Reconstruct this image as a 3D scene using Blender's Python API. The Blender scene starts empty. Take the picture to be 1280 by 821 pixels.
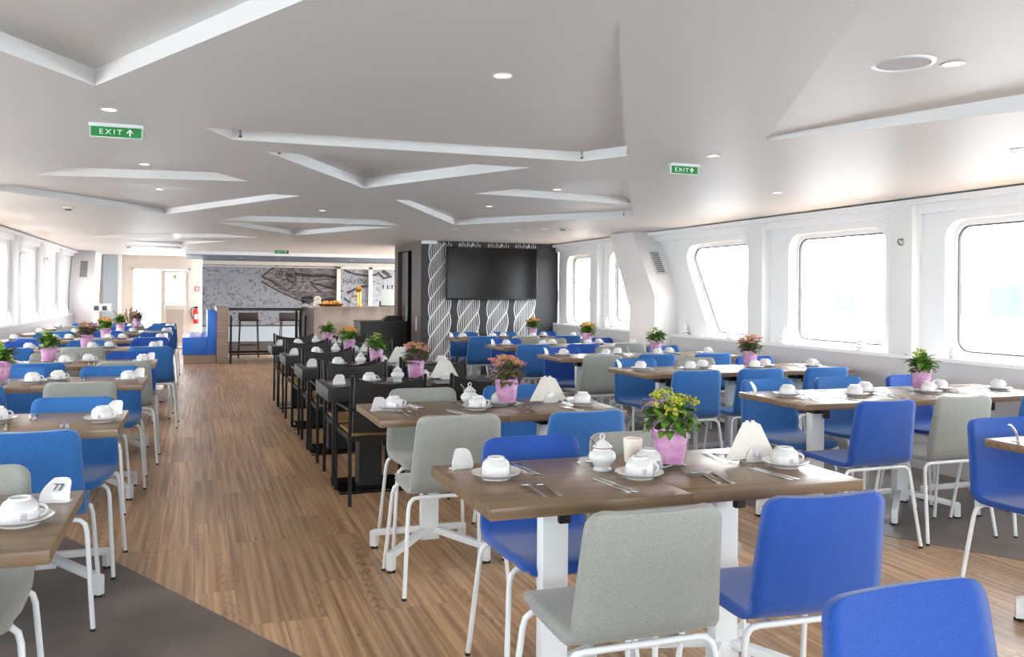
import bpy, bmesh, math, random
from mathutils import Vector, Matrix
from mathutils.geometry import delaunay_2d_cdt
random.seed(7)
PI = math.pi
sc = bpy.context.scene
COL = sc.collection

# ---------------------------------------------------------------- camera
YAW, ROLL, FPX, EYE = math.radians(19.9), math.radians(0.5), 1090.0, 1.38
cam = bpy.data.cameras.new('camera')
cam.sensor_fit = 'HORIZONTAL'
cam.sensor_width = 36.0
cam.lens = 36.0 * FPX / 1280.0
cam.shift_y = -(410.5 - 366.4) / 1280.0
cam.clip_start = 0.05
cam.clip_end = 800
camo = bpy.data.objects.new('camera', cam)
COL.objects.link(camo)
camo.matrix_world = (Matrix.Translation((0, 0, EYE)) @ Matrix.Rotation(-YAW, 4, 'Z')
                     @ Matrix.Rotation(PI / 2, 4, 'X') @ Matrix.Rotation(ROLL, 4, 'Z'))
sc.camera = camo

# ---------------------------------------------------------------- sky, exposure
w = bpy.data.worlds.new('overcast_sky')
sc.world = w
w.use_nodes = True
bg = w.node_tree.nodes['Background']
bg.inputs[0].default_value = (0.93, 0.97, 1.0, 1)
bg.inputs[1].default_value = 6.0
sc.view_settings.view_transform = 'Standard'
sc.view_settings.look = 'None'
sc.view_settings.gamma = 1.0
sc.view_settings.use_curve_mapping = False
sc.view_settings.exposure = 1.3
SPOT_W = 9.0

def portal(loc, rot, sx, sy):
    l = bpy.data.lights.new('window_portal', 'AREA')
    l.shape = 'RECTANGLE'; l.size = sx; l.size_y = sy
    l.cycles.is_portal = True
    o = bpy.data.objects.new('window_portal', l)
    COL.objects.link(o)
    o.location = loc; o.rotation_euler = rot

# ---------------------------------------------------------------- materials
def lin(c):
    r = []
    for v in c:
        v /= 255.0
        r.append(v / 12.92 if v <= 0.04045 else ((v + 0.055) / 1.055) ** 2.4)
    return tuple(r) + (1.0,)

def mat(name, col, rough=0.5, metal=0.0, **kw):
    m = bpy.data.materials.new(name)
    m.use_nodes = True
    b = m.node_tree.nodes['Principled BSDF']
    b.inputs['Base Color'].default_value = lin(col)
    b.inputs['Roughness'].default_value = rough
    b.inputs['Metallic'].default_value = metal
    for k, v in kw.items():
        b.inputs[k.replace('_', ' ')].default_value = v
    return m

def nodes(m):
    nt = m.node_tree
    return nt, nt.nodes, nt.links, nt.nodes['Principled BSDF']

def noise_col(m, c1, c2, scale, stretch=(1, 1, 1), detail=4, bump=0.0, lo=0.35, hi=0.65):
    nt, N, L, b = nodes(m)
    tc = N.new('ShaderNodeTexCoord'); mp = N.new('ShaderNodeMapping')
    mp.inputs['Scale'].default_value = stretch
    nz = N.new('ShaderNodeTexNoise'); nz.inputs['Scale'].default_value = scale
    nz.inputs['Detail'].default_value = detail
    cr = N.new('ShaderNodeValToRGB')
    cr.color_ramp.elements[0].color = lin(c1); cr.color_ramp.elements[0].position = lo
    cr.color_ramp.elements[1].color = lin(c2); cr.color_ramp.elements[1].position = hi
    L.new(tc.outputs['Object'], mp.inputs[0]); L.new(mp.outputs[0], nz.inputs['Vector'])
    L.new(nz.outputs['Fac'], cr.inputs[0]); L.new(cr.outputs[0], b.inputs['Base Color'])
    if bump:
        bp = N.new('ShaderNodeBump'); bp.inputs['Strength'].default_value = bump
        bp.inputs['Distance'].default_value = 0.002
        L.new(nz.outputs['Fac'], bp.inputs['Height']); L.new(bp.outputs[0], b.inputs['Normal'])
    return m

M = {}
M['ceil'] = mat('ceiling_paint', (222, 222, 222), 0.5, Specular_IOR_Level=0.3)
M['wall'] = mat('white_wall_paint', (240, 240, 239), 0.5)
M['frame'] = mat('white_window_frame', (244, 245, 245), 0.4)
M['sillface'] = mat('pale_grey_panel', (205, 203, 203), 0.5)
M['pillar'] = mat('warm_white_panel', (236, 232, 230), 0.5)
M['gasket'] = mat('dark_rubber', (70, 72, 76), 0.5)
M['white'] = mat('white_powder_coat', (226, 230, 232), 0.38)
M['black'] = mat('black_plastic', (18, 18, 20), 0.4)
M['blackmetal'] = mat('charcoal_aluminium', (15, 15, 17), 0.45, 0.2)
M['glossblack'] = mat('black_glass_plate', (10, 10, 11), 0.08)
M['porcelain'] = mat('white_porcelain', (200, 201, 202), 0.14)
M['paper'] = mat('white_paper', (212, 210, 203), 0.8)
M['steel'] = mat('cutlery_steel', (190, 188, 185), 0.18, 1.0)
M['pink'] = noise_col(mat('pink_wrap', (226, 160, 208), 0.7), (208, 130, 192), (236, 178, 218), 14, (1, 1, 2.5))
M['leaf'] = noise_col(mat('leaf_green', (80, 125, 45), 0.45), (58, 104, 30), (112, 152, 62), 22)
M['leafdark'] = noise_col(mat('dull_leaf_green', (80, 95, 45), 0.5), (66, 86, 36), (118, 118, 60), 26)
M['yellow'] = mat('yellow_blossom', (168, 172, 52), 0.6)
M['orange'] = mat('orange_blossom', (228, 150, 60), 0.6)
M['rose'] = mat('rose_blossom', (200, 120, 118), 0.6)
M['fibre'] = mat('mauve_fibre', (168, 118, 170), 0.6)
M['green'] = mat('exit_green', (8, 140, 62), 0.4)
M['signwhite'] = mat('sign_white', (238, 246, 240), 0.5)
M['ropewhite'] = mat('rope_white', (250, 250, 250), 0.5)
M['red'] = mat('extinguisher_red', (205, 42, 34), 0.3)
M['emblem'] = mat('mauve_print', (140, 110, 140), 0.5)
M['print'] = mat('black_print', (35, 35, 45), 0.5)
M['darkwall'] = mat('anthracite_wall', (50, 51, 55), 0.5)
M['brownwall'] = mat('taupe_panel', (80, 71, 65), 0.5)
M['screen'] = mat('tv_screen', (10, 10, 12), 0.2, Specular_IOR_Level=0.3)
M['soffit'] = mat('blue_grey_soffit', (88, 108, 134), 0.4)  # one even blue-grey base colour for the lowered soffit
M['bluepanel'] = mat('pale_blue_panel', (186, 198, 206), 0.5)
M['cream'] = mat('cream_paint', (228, 218, 206), 0.5)
M['cabinet'] = mat('dark_cabinet', (36, 36, 39), 0.45)
M['plinth'] = mat('brown_plinth', (92, 84, 80), 0.5)
M['vinylblue'] = mat('blue_vinyl', (40, 110, 210), 0.3)
M['gold'] = mat('brass', (214, 160, 70), 0.25, 1.0)
M['bread'] = noise_col(mat('bread', (220, 160, 70), 0.7), (200, 120, 40), (240, 200, 110), 20)
M['glassgreen'] = mat('glass_top', (190, 205, 200), 0.1)
M['candle'] = mat('frosted_cup', (235, 228, 214), 0.3)
M['copper'] = mat('copper_lamp', (230, 150, 100), 0.35)
for k, c, d in (('royal', (8, 64, 148), (18, 78, 164)), ('azure', (24, 88, 153), (38, 104, 170)),
                ('grey', (134, 137, 132), (150, 153, 148))):
    m = mat(k + '_fabric', c, 0.85, Sheen_Weight=0.25)
    noise_col(m, c, d, 260, (1, 1, 1), 2, bump=0.25)
    M[k] = m

def wood_mat(name, c1, c2, c3, axis=0, rough=0.42):
    m = mat(name, c1, rough)
    nt, N, L, b = nodes(m)
    tc = N.new('ShaderNodeTexCoord'); oi = N.new('ShaderNodeObjectInfo')
    add = N.new('ShaderNodeVectorMath'); add.operation = 'MULTIPLY_ADD'
    add.inputs[1].default_value = (1, 1, 1)
    cmb = N.new('ShaderNodeCombineXYZ')
    mul = N.new('ShaderNodeMath'); mul.operation = 'MULTIPLY'; mul.inputs[1].default_value = 37.0
    L.new(oi.outputs['Random'], mul.inputs[0])
    for i in range(3): L.new(mul.outputs[0], cmb.inputs[i])
    L.new(tc.outputs['Object'], add.inputs[0]); L.new(cmb.outputs[0], add.inputs[2])
    mp = N.new('ShaderNodeMapping')
    s = [42, 42, 60]; s[axis] = 1.3
    mp.inputs['Scale'].default_value = s
    nz = N.new('ShaderNodeTexNoise'); nz.inputs['Scale'].default_value = 1.0
    nz.inputs['Detail'].default_value = 6; nz.inputs['Distortion'].default_value = 0.15
    cr = N.new('ShaderNodeValToRGB')
    e = cr.color_ramp.elements
    e[0].color = lin(c1); e[0].position = 0.3; e[1].color = lin(c3); e[1].position = 0.72
    n = e.new(0.5); n.color = lin(c2)
    L.new(add.outputs[0], mp.inputs[0]); L.new(mp.outputs[0], nz.inputs['Vector'])
    L.new(nz.outputs['Fac'], cr.inputs[0]); L.new(cr.outputs[0], b.inputs['Base Color'])
    return m
M['table'] = wood_mat('walnut_laminate', (96, 76, 56), (114, 92, 69), (133, 109, 83), 0, 0.30)
M['slat'] = wood_mat('teak_slats', (120, 92, 52), (150, 116, 68), (170, 136, 84), 0, 0.5)
M['bartop'] = wood_mat('bench_wood', (140, 122, 112), (156, 138, 126), (172, 154, 140), 0, 0.5)

def floor_mat():
    m = mat('oak_plank_floor', (170, 130, 100), 0.38)
    nt, N, L, b = nodes(m)
    tc = N.new('ShaderNodeTexCoord'); mp = N.new('ShaderNodeMapping')
    mp.inputs['Rotation'].default_value = (0, 0, PI / 2)
    L.new(tc.outputs['Object'], mp.inputs[0])
    br = N.new('ShaderNodeTexBrick')
    br.offset = 0.37; br.offset_frequency = 3
    for k, v in (('Scale', 1.0), ('Mortar Size', 0.0012), ('Brick Width', 1.25), ('Row Height', 0.18), ('Bias', 0.0), ('Mortar Smooth', 0.1)):
        br.inputs[k].default_value = v
    br.inputs['Color1'].default_value = (0, 0, 0, 1); br.inputs['Color2'].default_value = (1, 1, 1, 1)
    br.inputs['Mortar'].default_value = (0.2, 0.2, 0.2, 1)
    L.new(mp.outputs[0], br.inputs['Vector'])
    # per plank offset of the grain
    sep = N.new('ShaderNodeSeparateColor'); L.new(br.outputs['Color'], sep.inputs[0])
    mul = N.new('ShaderNodeMath'); mul.operation = 'MULTIPLY'; mul.inputs[1].default_value = 23.0
    L.new(sep.outputs[0], mul.inputs[0])
    cmb = N.new('ShaderNodeCombineXYZ')
    L.new(mul.outputs[0], cmb.inputs[0]); L.new(mul.outputs[0], cmb.inputs[1])
    add = N.new('ShaderNodeVectorMath'); L.new(tc.outputs['Object'], add.inputs[0]); L.new(cmb.outputs[0], add.inputs[1])
    def grain(scale, det, dist):
        g = N.new('ShaderNodeMapping'); g.inputs['Scale'].default_value = scale
        L.new(add.outputs[0], g.inputs[0])
        nz = N.new('ShaderNodeTexNoise'); nz.inputs['Scale'].default_value = 1
        nz.inputs['Detail'].default_value = det; nz.inputs['Distortion'].default_value = dist
        L.new(g.outputs[0], nz.inputs['Vector']); return nz
    n1 = grain((38, 0.8, 1), 7, 0.15)
    n2 = grain((7, 0.9, 1), 3, 1.2)
    cr = N.new('ShaderNodeValToRGB')
    e = cr.color_ramp.elements
    e[0].position = 0.3; e[0].color = lin((136, 104, 76)); e[1].position = 0.7; e[1].color = lin((206, 172, 136))
    k = e.new(0.5); k.color = lin((176, 142, 108))
    L.new(n1.outputs['Fac'], cr.inputs[0])
    # cathedral rings
    g = N.new('ShaderNodeMapping'); g.inputs['Scale'].default_value = (9, 0.55, 1); L.new(add.outputs[0], g.inputs[0])
    wv = N.new('ShaderNodeTexWave'); wv.wave_type = 'RINGS'
    wv.inputs['Scale'].default_value = 5.0; wv.inputs['Distortion'].default_value = 9; wv.inputs['Detail'].default_value = 2
    wv.inputs['Detail Scale'].default_value = 0.7
    L.new(g.outputs[0], wv.inputs['Vector'])
    c2 = N.new('ShaderNodeValToRGB'); c2.color_ramp.elements[0].position = 0.0; c2.color_ramp.elements[0].color = (0, 0, 0, 1)
    c2.color_ramp.elements[1].position = 0.22; c2.color_ramp.elements[1].color = (1, 1, 1, 1)
    L.new(wv.outputs['Fac'], c2.inputs[0])
    inv = N.new('ShaderNodeMath'); inv.operation = 'SUBTRACT'; inv.inputs[0].default_value = 1.0; L.new(c2.outputs[0], inv.inputs[1])
    msk = N.new('ShaderNodeMapRange'); msk.inputs['From Min'].default_value = 0.56; msk.inputs['From Max'].default_value = 0.66
    L.new(n2.outputs['Fac'], msk.inputs['Value'])
    mm = N.new('ShaderNodeMath'); mm.operation = 'MULTIPLY'; L.new(inv.outputs[0], mm.inputs[0]); L.new(msk.outputs[0], mm.inputs[1])
    m3 = N.new('ShaderNodeMath'); m3.operation = 'MULTIPLY'; m3.inputs[1].default_value = 0.55; L.new(mm.outputs[0], m3.inputs[0])
    mx = N.new('ShaderNodeMix'); mx.data_type = 'RGBA'; mx.blend_type = 'MIX'
    L.new(m3.outputs[0], mx.inputs[0]); L.new(cr.outputs[0], mx.inputs[6]); mx.inputs[7].default_value = lin((92, 70, 58))
    # plank tone
    pr = N.new('ShaderNodeMapRange'); pr.inputs['To Min'].default_value = 0.76; pr.inputs['To Max'].default_value = 1.12
    L.new(sep.outputs[0], pr.inputs['Value'])
    m4 = N.new('ShaderNodeMix'); m4.data_type = 'RGBA'; m4.blend_type = 'MULTIPLY'; m4.inputs[0].default_value = 1
    L.new(mx.outputs[2], m4.inputs[6]); L.new(pr.outputs[0], m4.inputs[7])
    # plank joints
    m5 = N.new('ShaderNodeMix'); m5.data_type = 'RGBA'
    jf = N.new('ShaderNodeMath'); jf.operation = 'MULTIPLY'; jf.inputs[1].default_value = 0.5; L.new(br.outputs['Fac'], jf.inputs[0])
    L.new(jf.outputs[0], m5.inputs[0]); L.new(m4.outputs[2], m5.inputs[6]); m5.inputs[7].default_value = lin((80, 60, 48))
    L.new(m5.outputs[2], b.inputs['Base Color'])
    return m
M['floor'] = floor_mat()
M['slate'] = noise_col(mat('slate_vinyl', (92, 84, 80), 0.38), (82, 74, 70), (112, 102, 96), 2.2, (1, 1, 1), 8)

def wicker_mat(name, c1, c2):
    m = mat(name, c1, 0.5)
    nt, N, L, b = nodes(m)
    tc = N.new('ShaderNodeTexCoord')
    ws = []
    for ax in ('X', 'Z'):
        wv = N.new('ShaderNodeTexWave'); wv.bands_direction = ax; wv.inputs['Scale'].default_value = 26
        L.new(tc.outputs['Object'], wv.inputs['Vector']); ws.append(wv)
    mu = N.new('ShaderNodeMath'); mu.operation = 'MULTIPLY'
    L.new(ws[0].outputs['Fac'], mu.inputs[0]); L.new(ws[1].outputs['Fac'], mu.inputs[1])
    cr = N.new('ShaderNodeValToRGB'); cr.color_ramp.elements[0].color = lin(c1); cr.color_ramp.elements[1].color = lin(c2)
    L.new(mu.outputs[0], cr.inputs[0]); L.new(cr.outputs[0], b.inputs['Base Color'])
    bp = N.new('ShaderNodeBump'); bp.inputs['Strength'].default_value = 0.6; bp.inputs['Distance'].default_value = 0.003
    L.new(mu.outputs[0], bp.inputs['Height']); L.new(bp.outputs[0], b.inputs['Normal'])
    return m
M['wicker'] = wicker_mat('black_wicker', (5, 5, 6), (24, 23, 22))
M['darktop'] = mat('dark_table_top', (44, 35, 31), 0.22)
M['concrete'] = noise_col(mat('concrete_laminate', (172, 160, 152), 0.5), (150, 138, 130), (188, 176, 168), 3, (1, 1, 1), 6)

def glass_mat(name, tint=(1, 1, 1), gl=0.06, rough=0.02):
    m = bpy.data.materials.new(name); m.use_nodes = True
    nt = m.node_tree; nt.nodes.clear()
    o = nt.nodes.new('ShaderNodeOutputMaterial'); mx = nt.nodes.new('ShaderNodeMixShader')
    t = nt.nodes.new('ShaderNodeBsdfTransparent'); g = nt.nodes.new('ShaderNodeBsdfGlossy')
    t.inputs[0].default_value = tint + (1,); g.inputs['Roughness'].default_value = rough
    mx.inputs[0].default_value = gl
    nt.links.new(t.outputs[0], mx.inputs[1]); nt.links.new(g.outputs[0], mx.inputs[2]); nt.links.new(mx.outputs[0], o.inputs[0])
    return m
M['glass'] = glass_mat('window_glass')
M['vase'] = glass_mat('vase_glass', (0.96, 0.97, 0.97), 0.12, 0.03)
M['water'] = mat('pale_water', (215, 222, 226), 0.5)
M['bank'] = mat('hazy_bank', (60, 67, 66), 0.9)

def emis(name, col, s):
    m = bpy.data.materials.new(name); m.use_nodes = True
    b = m.node_tree.nodes['Principled BSDF']
    b.inputs['Base Color'].default_value = lin(col)
    b.inputs['Emission Color'].default_value = lin(col); b.inputs['Emission Strength'].default_value = s
    return m
M['lamp'] = emis('lamp_glow', (255, 236, 208), 6.0)
M['litsign'] = emis('lit_sign_green', (4, 116, 48), 0.15)

# ---------------------------------------------------------------- mesh helpers
class MB:
    def __init__(s): s.v = []; s.f = []
    def add(s, vs, fs, m=None):
        o = len(s.v)
        s.v += [tuple(m @ Vector(p)) if m else tuple(p) for p in vs]
        s.f += [tuple(i + o for i in f) for f in fs]
        return s
    def box(s, x0, x1, y0, y1, z0, z1, m=None):
        vs = [(x, y, z) for z in (z0, z1) for y in (y0, y1) for x in (x0, x1)]
        return s.add(vs, [(0, 2, 3, 1), (4, 5, 7, 6), (0, 1, 5, 4), (2, 6, 7, 3), (0, 4, 6, 2), (1, 3, 7, 5)], m)
    def beam(s, a, b, w_, h_, up=(0, 0, 1)):
        a, b = Vector(a), Vector(b); d = (b - a).normalized(); r = d.cross(Vector(up))
        r = r.normalized() if r.length > 1e-5 else Vector((1, 0, 0)); u = r.cross(d)
        vs = []
        for p in (a, b):
            for i, j in ((-1, -1), (1, -1), (1, 1), (-1, 1)):
                vs.append(p + r * (i * w_ / 2) + u * (j * h_ / 2))
        return s.add(vs, [(3, 2, 1, 0), (4, 5, 6, 7), (0, 1, 5, 4), (1, 2, 6, 5), (2, 3, 7, 6), (3, 0, 4, 7)])
    def tube(s, pts, r, n=8, cap=True):
        pts = [Vector(p) for p in pts]; rs = r if isinstance(r, (list, tuple)) else [r] * len(pts)
        vs = []; prev = None
        for i, p in enumerate(pts):
            d = (pts[min(i + 1, len(pts) - 1)] - pts[max(i - 1, 0)]).normalized()
            if prev is None:
                a = Vector((0, 0, 1)) if abs(d.z) < 0.9 else Vector((1, 0, 0))
                prev = d.cross(a).normalized()
            x = (prev - d * prev.dot(d)).normalized(); y = d.cross(x); prev = x
            for k in range(n):
                t = 2 * PI * k / n
                vs.append(p + x * (rs[i] * math.cos(t)) + y * (rs[i] * math.sin(t)))
        fs = [(i * n + k, i * n + (k + 1) % n, (i + 1) * n + (k + 1) % n, (i + 1) * n + k)
              for i in range(len(pts) - 1) for k in range(n)]
        if cap: fs += [tuple(range(n))[::-1], tuple(range((len(pts) - 1) * n, len(pts) * n))]
        return s.add(vs, fs)
    def lathe(s, prof, n=24, m=None):
        vs = []; fs = []
        for r, z in prof:
            for k in range(n):
                t = 2 * PI * k / n; vs.append((r * math.cos(t), r * math.sin(t), z))
        for i in range(len(prof) - 1):
            for k in range(n):
                fs.append((i * n + k, i * n + (k + 1) % n, (i + 1) * n + (k + 1) % n, (i + 1) * n + k))
        return s.add(vs, fs, m)
    def extr(s, poly, t, m=None):
        """outline (x,y) extruded t along z, then placed by matrix m"""
        n = len(poly)
        vs = [(x, y, 0) for x, y in poly] + [(x, y, t) for x, y in poly]
        fs = [tuple(range(n))[::-1], tuple(range(n, 2 * n))] + [(i, (i + 1) % n, n + (i + 1) % n, n + i) for i in range(n)]
        return s.add(vs, fs, m)
    def build(s, name, mt, parent=None, smooth=False, bevel=0, kind=None):
        me = bpy.data.meshes.new(name)
        me.from_pydata(s.v, [], s.f); me.update()
        bm = bmesh.new(); bm.from_mesh(me)
        if bevel:
            es = [e for e in bm.edges if len(e.link_faces) == 2 and e.calc_face_angle(0) > 0.5]
            bmesh.ops.bevel(bm, geom=es, offset=bevel, segments=2, affect='EDGES', profile=0.6)
        bmesh.ops.recalc_face_normals(bm, faces=bm.faces)
        bm.to_mesh(me); bm.free()
        if smooth or bevel:
            for p in me.polygons: p.use_smooth = True
            me.set_sharp_from_angle(angle=math.radians(38))
        me.materials.append(mt)
        o = bpy.data.objects.new(name, me); COL.objects.link(o)
        if parent: o.parent = parent
        if kind: o['kind'] = kind
        return o

def rot(axis, a): return Matrix.Rotation(a, 4, axis)
def tr(x, y, z): return Matrix.Translation((x, y, z))

def tag(o, label, cat, group=None):
    o['label'] = label; o['category'] = cat
    if group: o['group'] = group
    return o
def empty(name, loc=(0, 0, 0), rz=0):
    o = bpy.data.objects.new(name, None); COL.objects.link(o)
    o.empty_display_size = 0.05
    o.location = loc; o.rotation_euler = (0, 0, rz)
    return o
def dup(root, loc, rz=0, label=None, cat=None, group=None, scale=None):
    def cp(o, par):
        c = o.copy(); COL.objects.link(c)
        if par: c.parent = par
        for ch in KIDS.get(o.name, ()): cp(ch, c)
        return c
    r = cp(root, None)
    r.location = loc; r.rotation_euler = (0, 0, rz)
    if scale: r.scale = scale
    if label: tag(r, label, cat, group)
    return r
KIDS = {}
def remember(root):
    def rec(o):
        ch = [c for c in bpy.data.objects if c.parent == o]
        KIDS[o.name] = ch
        for c in ch: rec(c)
    rec(root)
USED = {}
def place(proto, loc, rz=0, label=None, cat=None, group=None):
    """first call moves the prototype itself, later calls copy it with all its parts"""
    if proto.name not in USED:
        USED[proto.name] = True
        remember(proto)
        proto.location = loc; proto.rotation_euler = (0, 0, rz)
        tag(proto, label, cat, group)
        return proto
    r = dup(proto, loc, rz, label, cat, group)
    return r
def struct(mb, name, mt, **k): return mb.build(name, mt, kind='structure', **k)

def inpoly(x, y, poly):
    c = False; n = len(poly)
    for i in range(n):
        x1, y1 = poly[i][:2]; x2, y2 = poly[(i + 1) % n][:2]
        if (y1 > y) != (y2 > y) and x < (x2 - x1) * (y - y1) / (y2 - y1) + x1: c = not c
    return c
def holed(outer, holes):
    vs = []; es = []
    for poly in [outer] + holes:
        o = len(vs); n = len(poly)
        vs += [Vector(p[:2]) for p in poly]; es += [(o + i, o + (i + 1) % n) for i in range(n)]
    V, _, F, _, _, _ = delaunay_2d_cdt(vs, es, [], 0, 1e-6)
    out = []
    for f in F:
        cx = sum(V[i].x for i in f) / len(f); cy = sum(V[i].y for i in f) / len(f)
        if inpoly(cx, cy, outer) and not any(inpoly(cx, cy, h) for h in holes): out.append(tuple(f))
    return [tuple(v) for v in V], out
def rounded(poly, r, n=6):
    out = []; N_ = len(poly)
    for i in range(N_):
        p = Vector(poly[i]); a = Vector(poly[i - 1]); b = Vector(poly[(i + 1) % N_])
        u = (a - p).normalized(); v = (b - p).normalized()
        ang = math.acos(max(-1, min(1, u.dot(v)))); d = r / math.tan(ang / 2)
        c = p + (u + v).normalized() * (r / math.sin(ang / 2))
        s_ = p + u * d; e_ = p + v * d
        a0 = math.atan2(s_.y - c.y, s_.x - c.x); a1 = math.atan2(e_.y - c.y, e_.x - c.x)
        da = (a1 - a0 + PI) % (2 * PI) - PI
        for k in range(n + 1):
            t = a0 + da * k / n; out.append((c.x + r * math.cos(t), c.y + r * math.sin(t)))
    return out
def grow(poly, d):
    cx = sum(p[0] for p in poly) / len(poly); cy = sum(p[1] for p in poly) / len(poly)
    out = []
    for i, p in enumerate(poly):
        a = Vector(poly[i - 1]); b = Vector(poly[(i + 1) % len(poly)])
        t = (b - a).normalized(); nrm = Vector((t.y, -t.x))
        if nrm.dot(Vector((p[0] - cx, p[1] - cy))) < 0: nrm = -nrm
        out.append((p[0] + nrm.x * d, p[1] + nrm.y * d))
    return out

# ================================================================ THE SETTING
CZ = 2.18; XL = -2.33; XR = 5.45; YB = -3.0; YD = 22.0; YM = 21.3; SILL = 0.905
mb = MB(); mb.add([(-6, YB - .3, 0), (9, YB - .3, 0), (9, 23, 0), (-6, 23, 0)], [(0, 1, 2, 3)])
struct(mb, 'floor', M['floor'])
mb = MB()
for poly in ([(-2.4, 8.7), (-.71, 5.49), (.40, 3.33), (1.9, .4), (1.9, YB), (-2.4, YB)],
             [(3.58, 4.28), (2.95, 6.6), (3.15, 13.1), (5.5, 13.1), (5.5, .85)]):
    n = len(poly)
    mb.extr(poly, 0.0015, tr(0, 0, 0.0005))
struct(mb, 'floor', M['slate'])

# ceiling with tilted triangular recesses: each vertex (x, y, depth)
REC = [
 [(0.03, 4.54, 0), (.17, 4.85, .066), (2.18, 4.81, .056), (2.34, 4.52, .06), (1.14, 2.27, 0)],
 [(.37, 5.19, 0), (.50, 5.43, .065), (1.21, 6.72, .074), (1.86, 5.43, .07), (1.99, 5.18, 0)],
 [(-1.08, 6.90, 0), (-.93, 6.87, .06), (.2, 6.68, .06), (.35, 6.65, 0), (-.33, 5.41, 0)],
 [(-1.62, 7.75, 0), (-1.52, 8.13, .06), (-.31, 9.89, .06), (.65, 7.83, .05), (.81, 7.49, 0), (-.54, 7.11, 0)],
 [(.25, 10.42, 0), (.45, 10.41, .06), (2.1, 10.3, .06), (2.29, 10.28, 0), (1.05, 8.03, 0)],
 [(.18, 10.77, 0), (.3, 10.98, .05), (1.32, 12.76, .065), (2.15, 10.9, .05), (2.28, 10.61, 0)],
 [(2.10, 6.70, 0), (2.25, 6.72, .06), (3.5, 6.91, .06), (3.62, 6.92, .03), (2.81, 5.39, 0), (2.32, 6.21, 0)],
 [(1.61, 7.45, 0), (1.75, 7.72, .05), (2.86, 9.9, .07), (4.24, 8.06, .07), (3.73, 7.10, 0)],
 [(-.38, 3.78, .066), (.95, 1.06, .066), (-.2, .3, .066), (-1.4, 1.98, .066)],
 [(2.76, 3.80, .016), (2.97, 3.42, .040), (4.3, 1.0, .162), (2.6, .2, .105), (1.4, 1.35, .012)],
 [(-1.56, 14.88, 0), (-1.4, 14.8, .06), (.75, 13.66, .06), (.89, 13.59, 0), (-.45, 12.12, 0)],
 [(-1.06, 15.53, 0), (-.95, 15.65, .05), (-.24, 16.41, .06), (.38, 14.92, .05), (.47, 14.72, 0)],
 [(-1.3, 17.0, 0), (-.3, 17.9, .06), (-.2, 17.0, .02)],
]
OUTER = [(XL - .35, YB), (XR + .35, YB), (XR + .35, YD), (XL - .35, YD)]
V, F = holed(OUTER, REC)
mb = MB(); mb.add([(x, y, CZ) for x, y in V], F)
for h in REC:
    V, F = holed(h, [])
    def dz(x, y, h=h):
        return min(h, key=lambda p: (p[0] - x) ** 2 + (p[1] - y) ** 2)[2]
    mb.add([(x, y, CZ + dz(x, y)) for x, y in V], F)
    for i in range(len(h)):
        a, b = h[i], h[(i + 1) % len(h)]
        if a[2] or b[2]:
            mb.add([(a[0], a[1], CZ), (b[0], b[1], CZ), (b[0], b[1], CZ + b[2]), (a[0], a[1], CZ + a[2])], [(0, 1, 2, 3)])
mb.add([(x, y, CZ + .2) for x, y in OUTER], [(0, 1, 2, 3)])
struct(mb, 'ceiling', M['ceil'])
# lowered bar soffit
struct(MB().box(-.2, 5.4, 18.7, 18.74, CZ - .07, CZ - .001), 'trim_1', M['frame'])
struct(MB().box(-.2, 5.4, 18.74, YM - .02, CZ - .085, CZ - .001), 'ceiling', M['soffit'])

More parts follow.
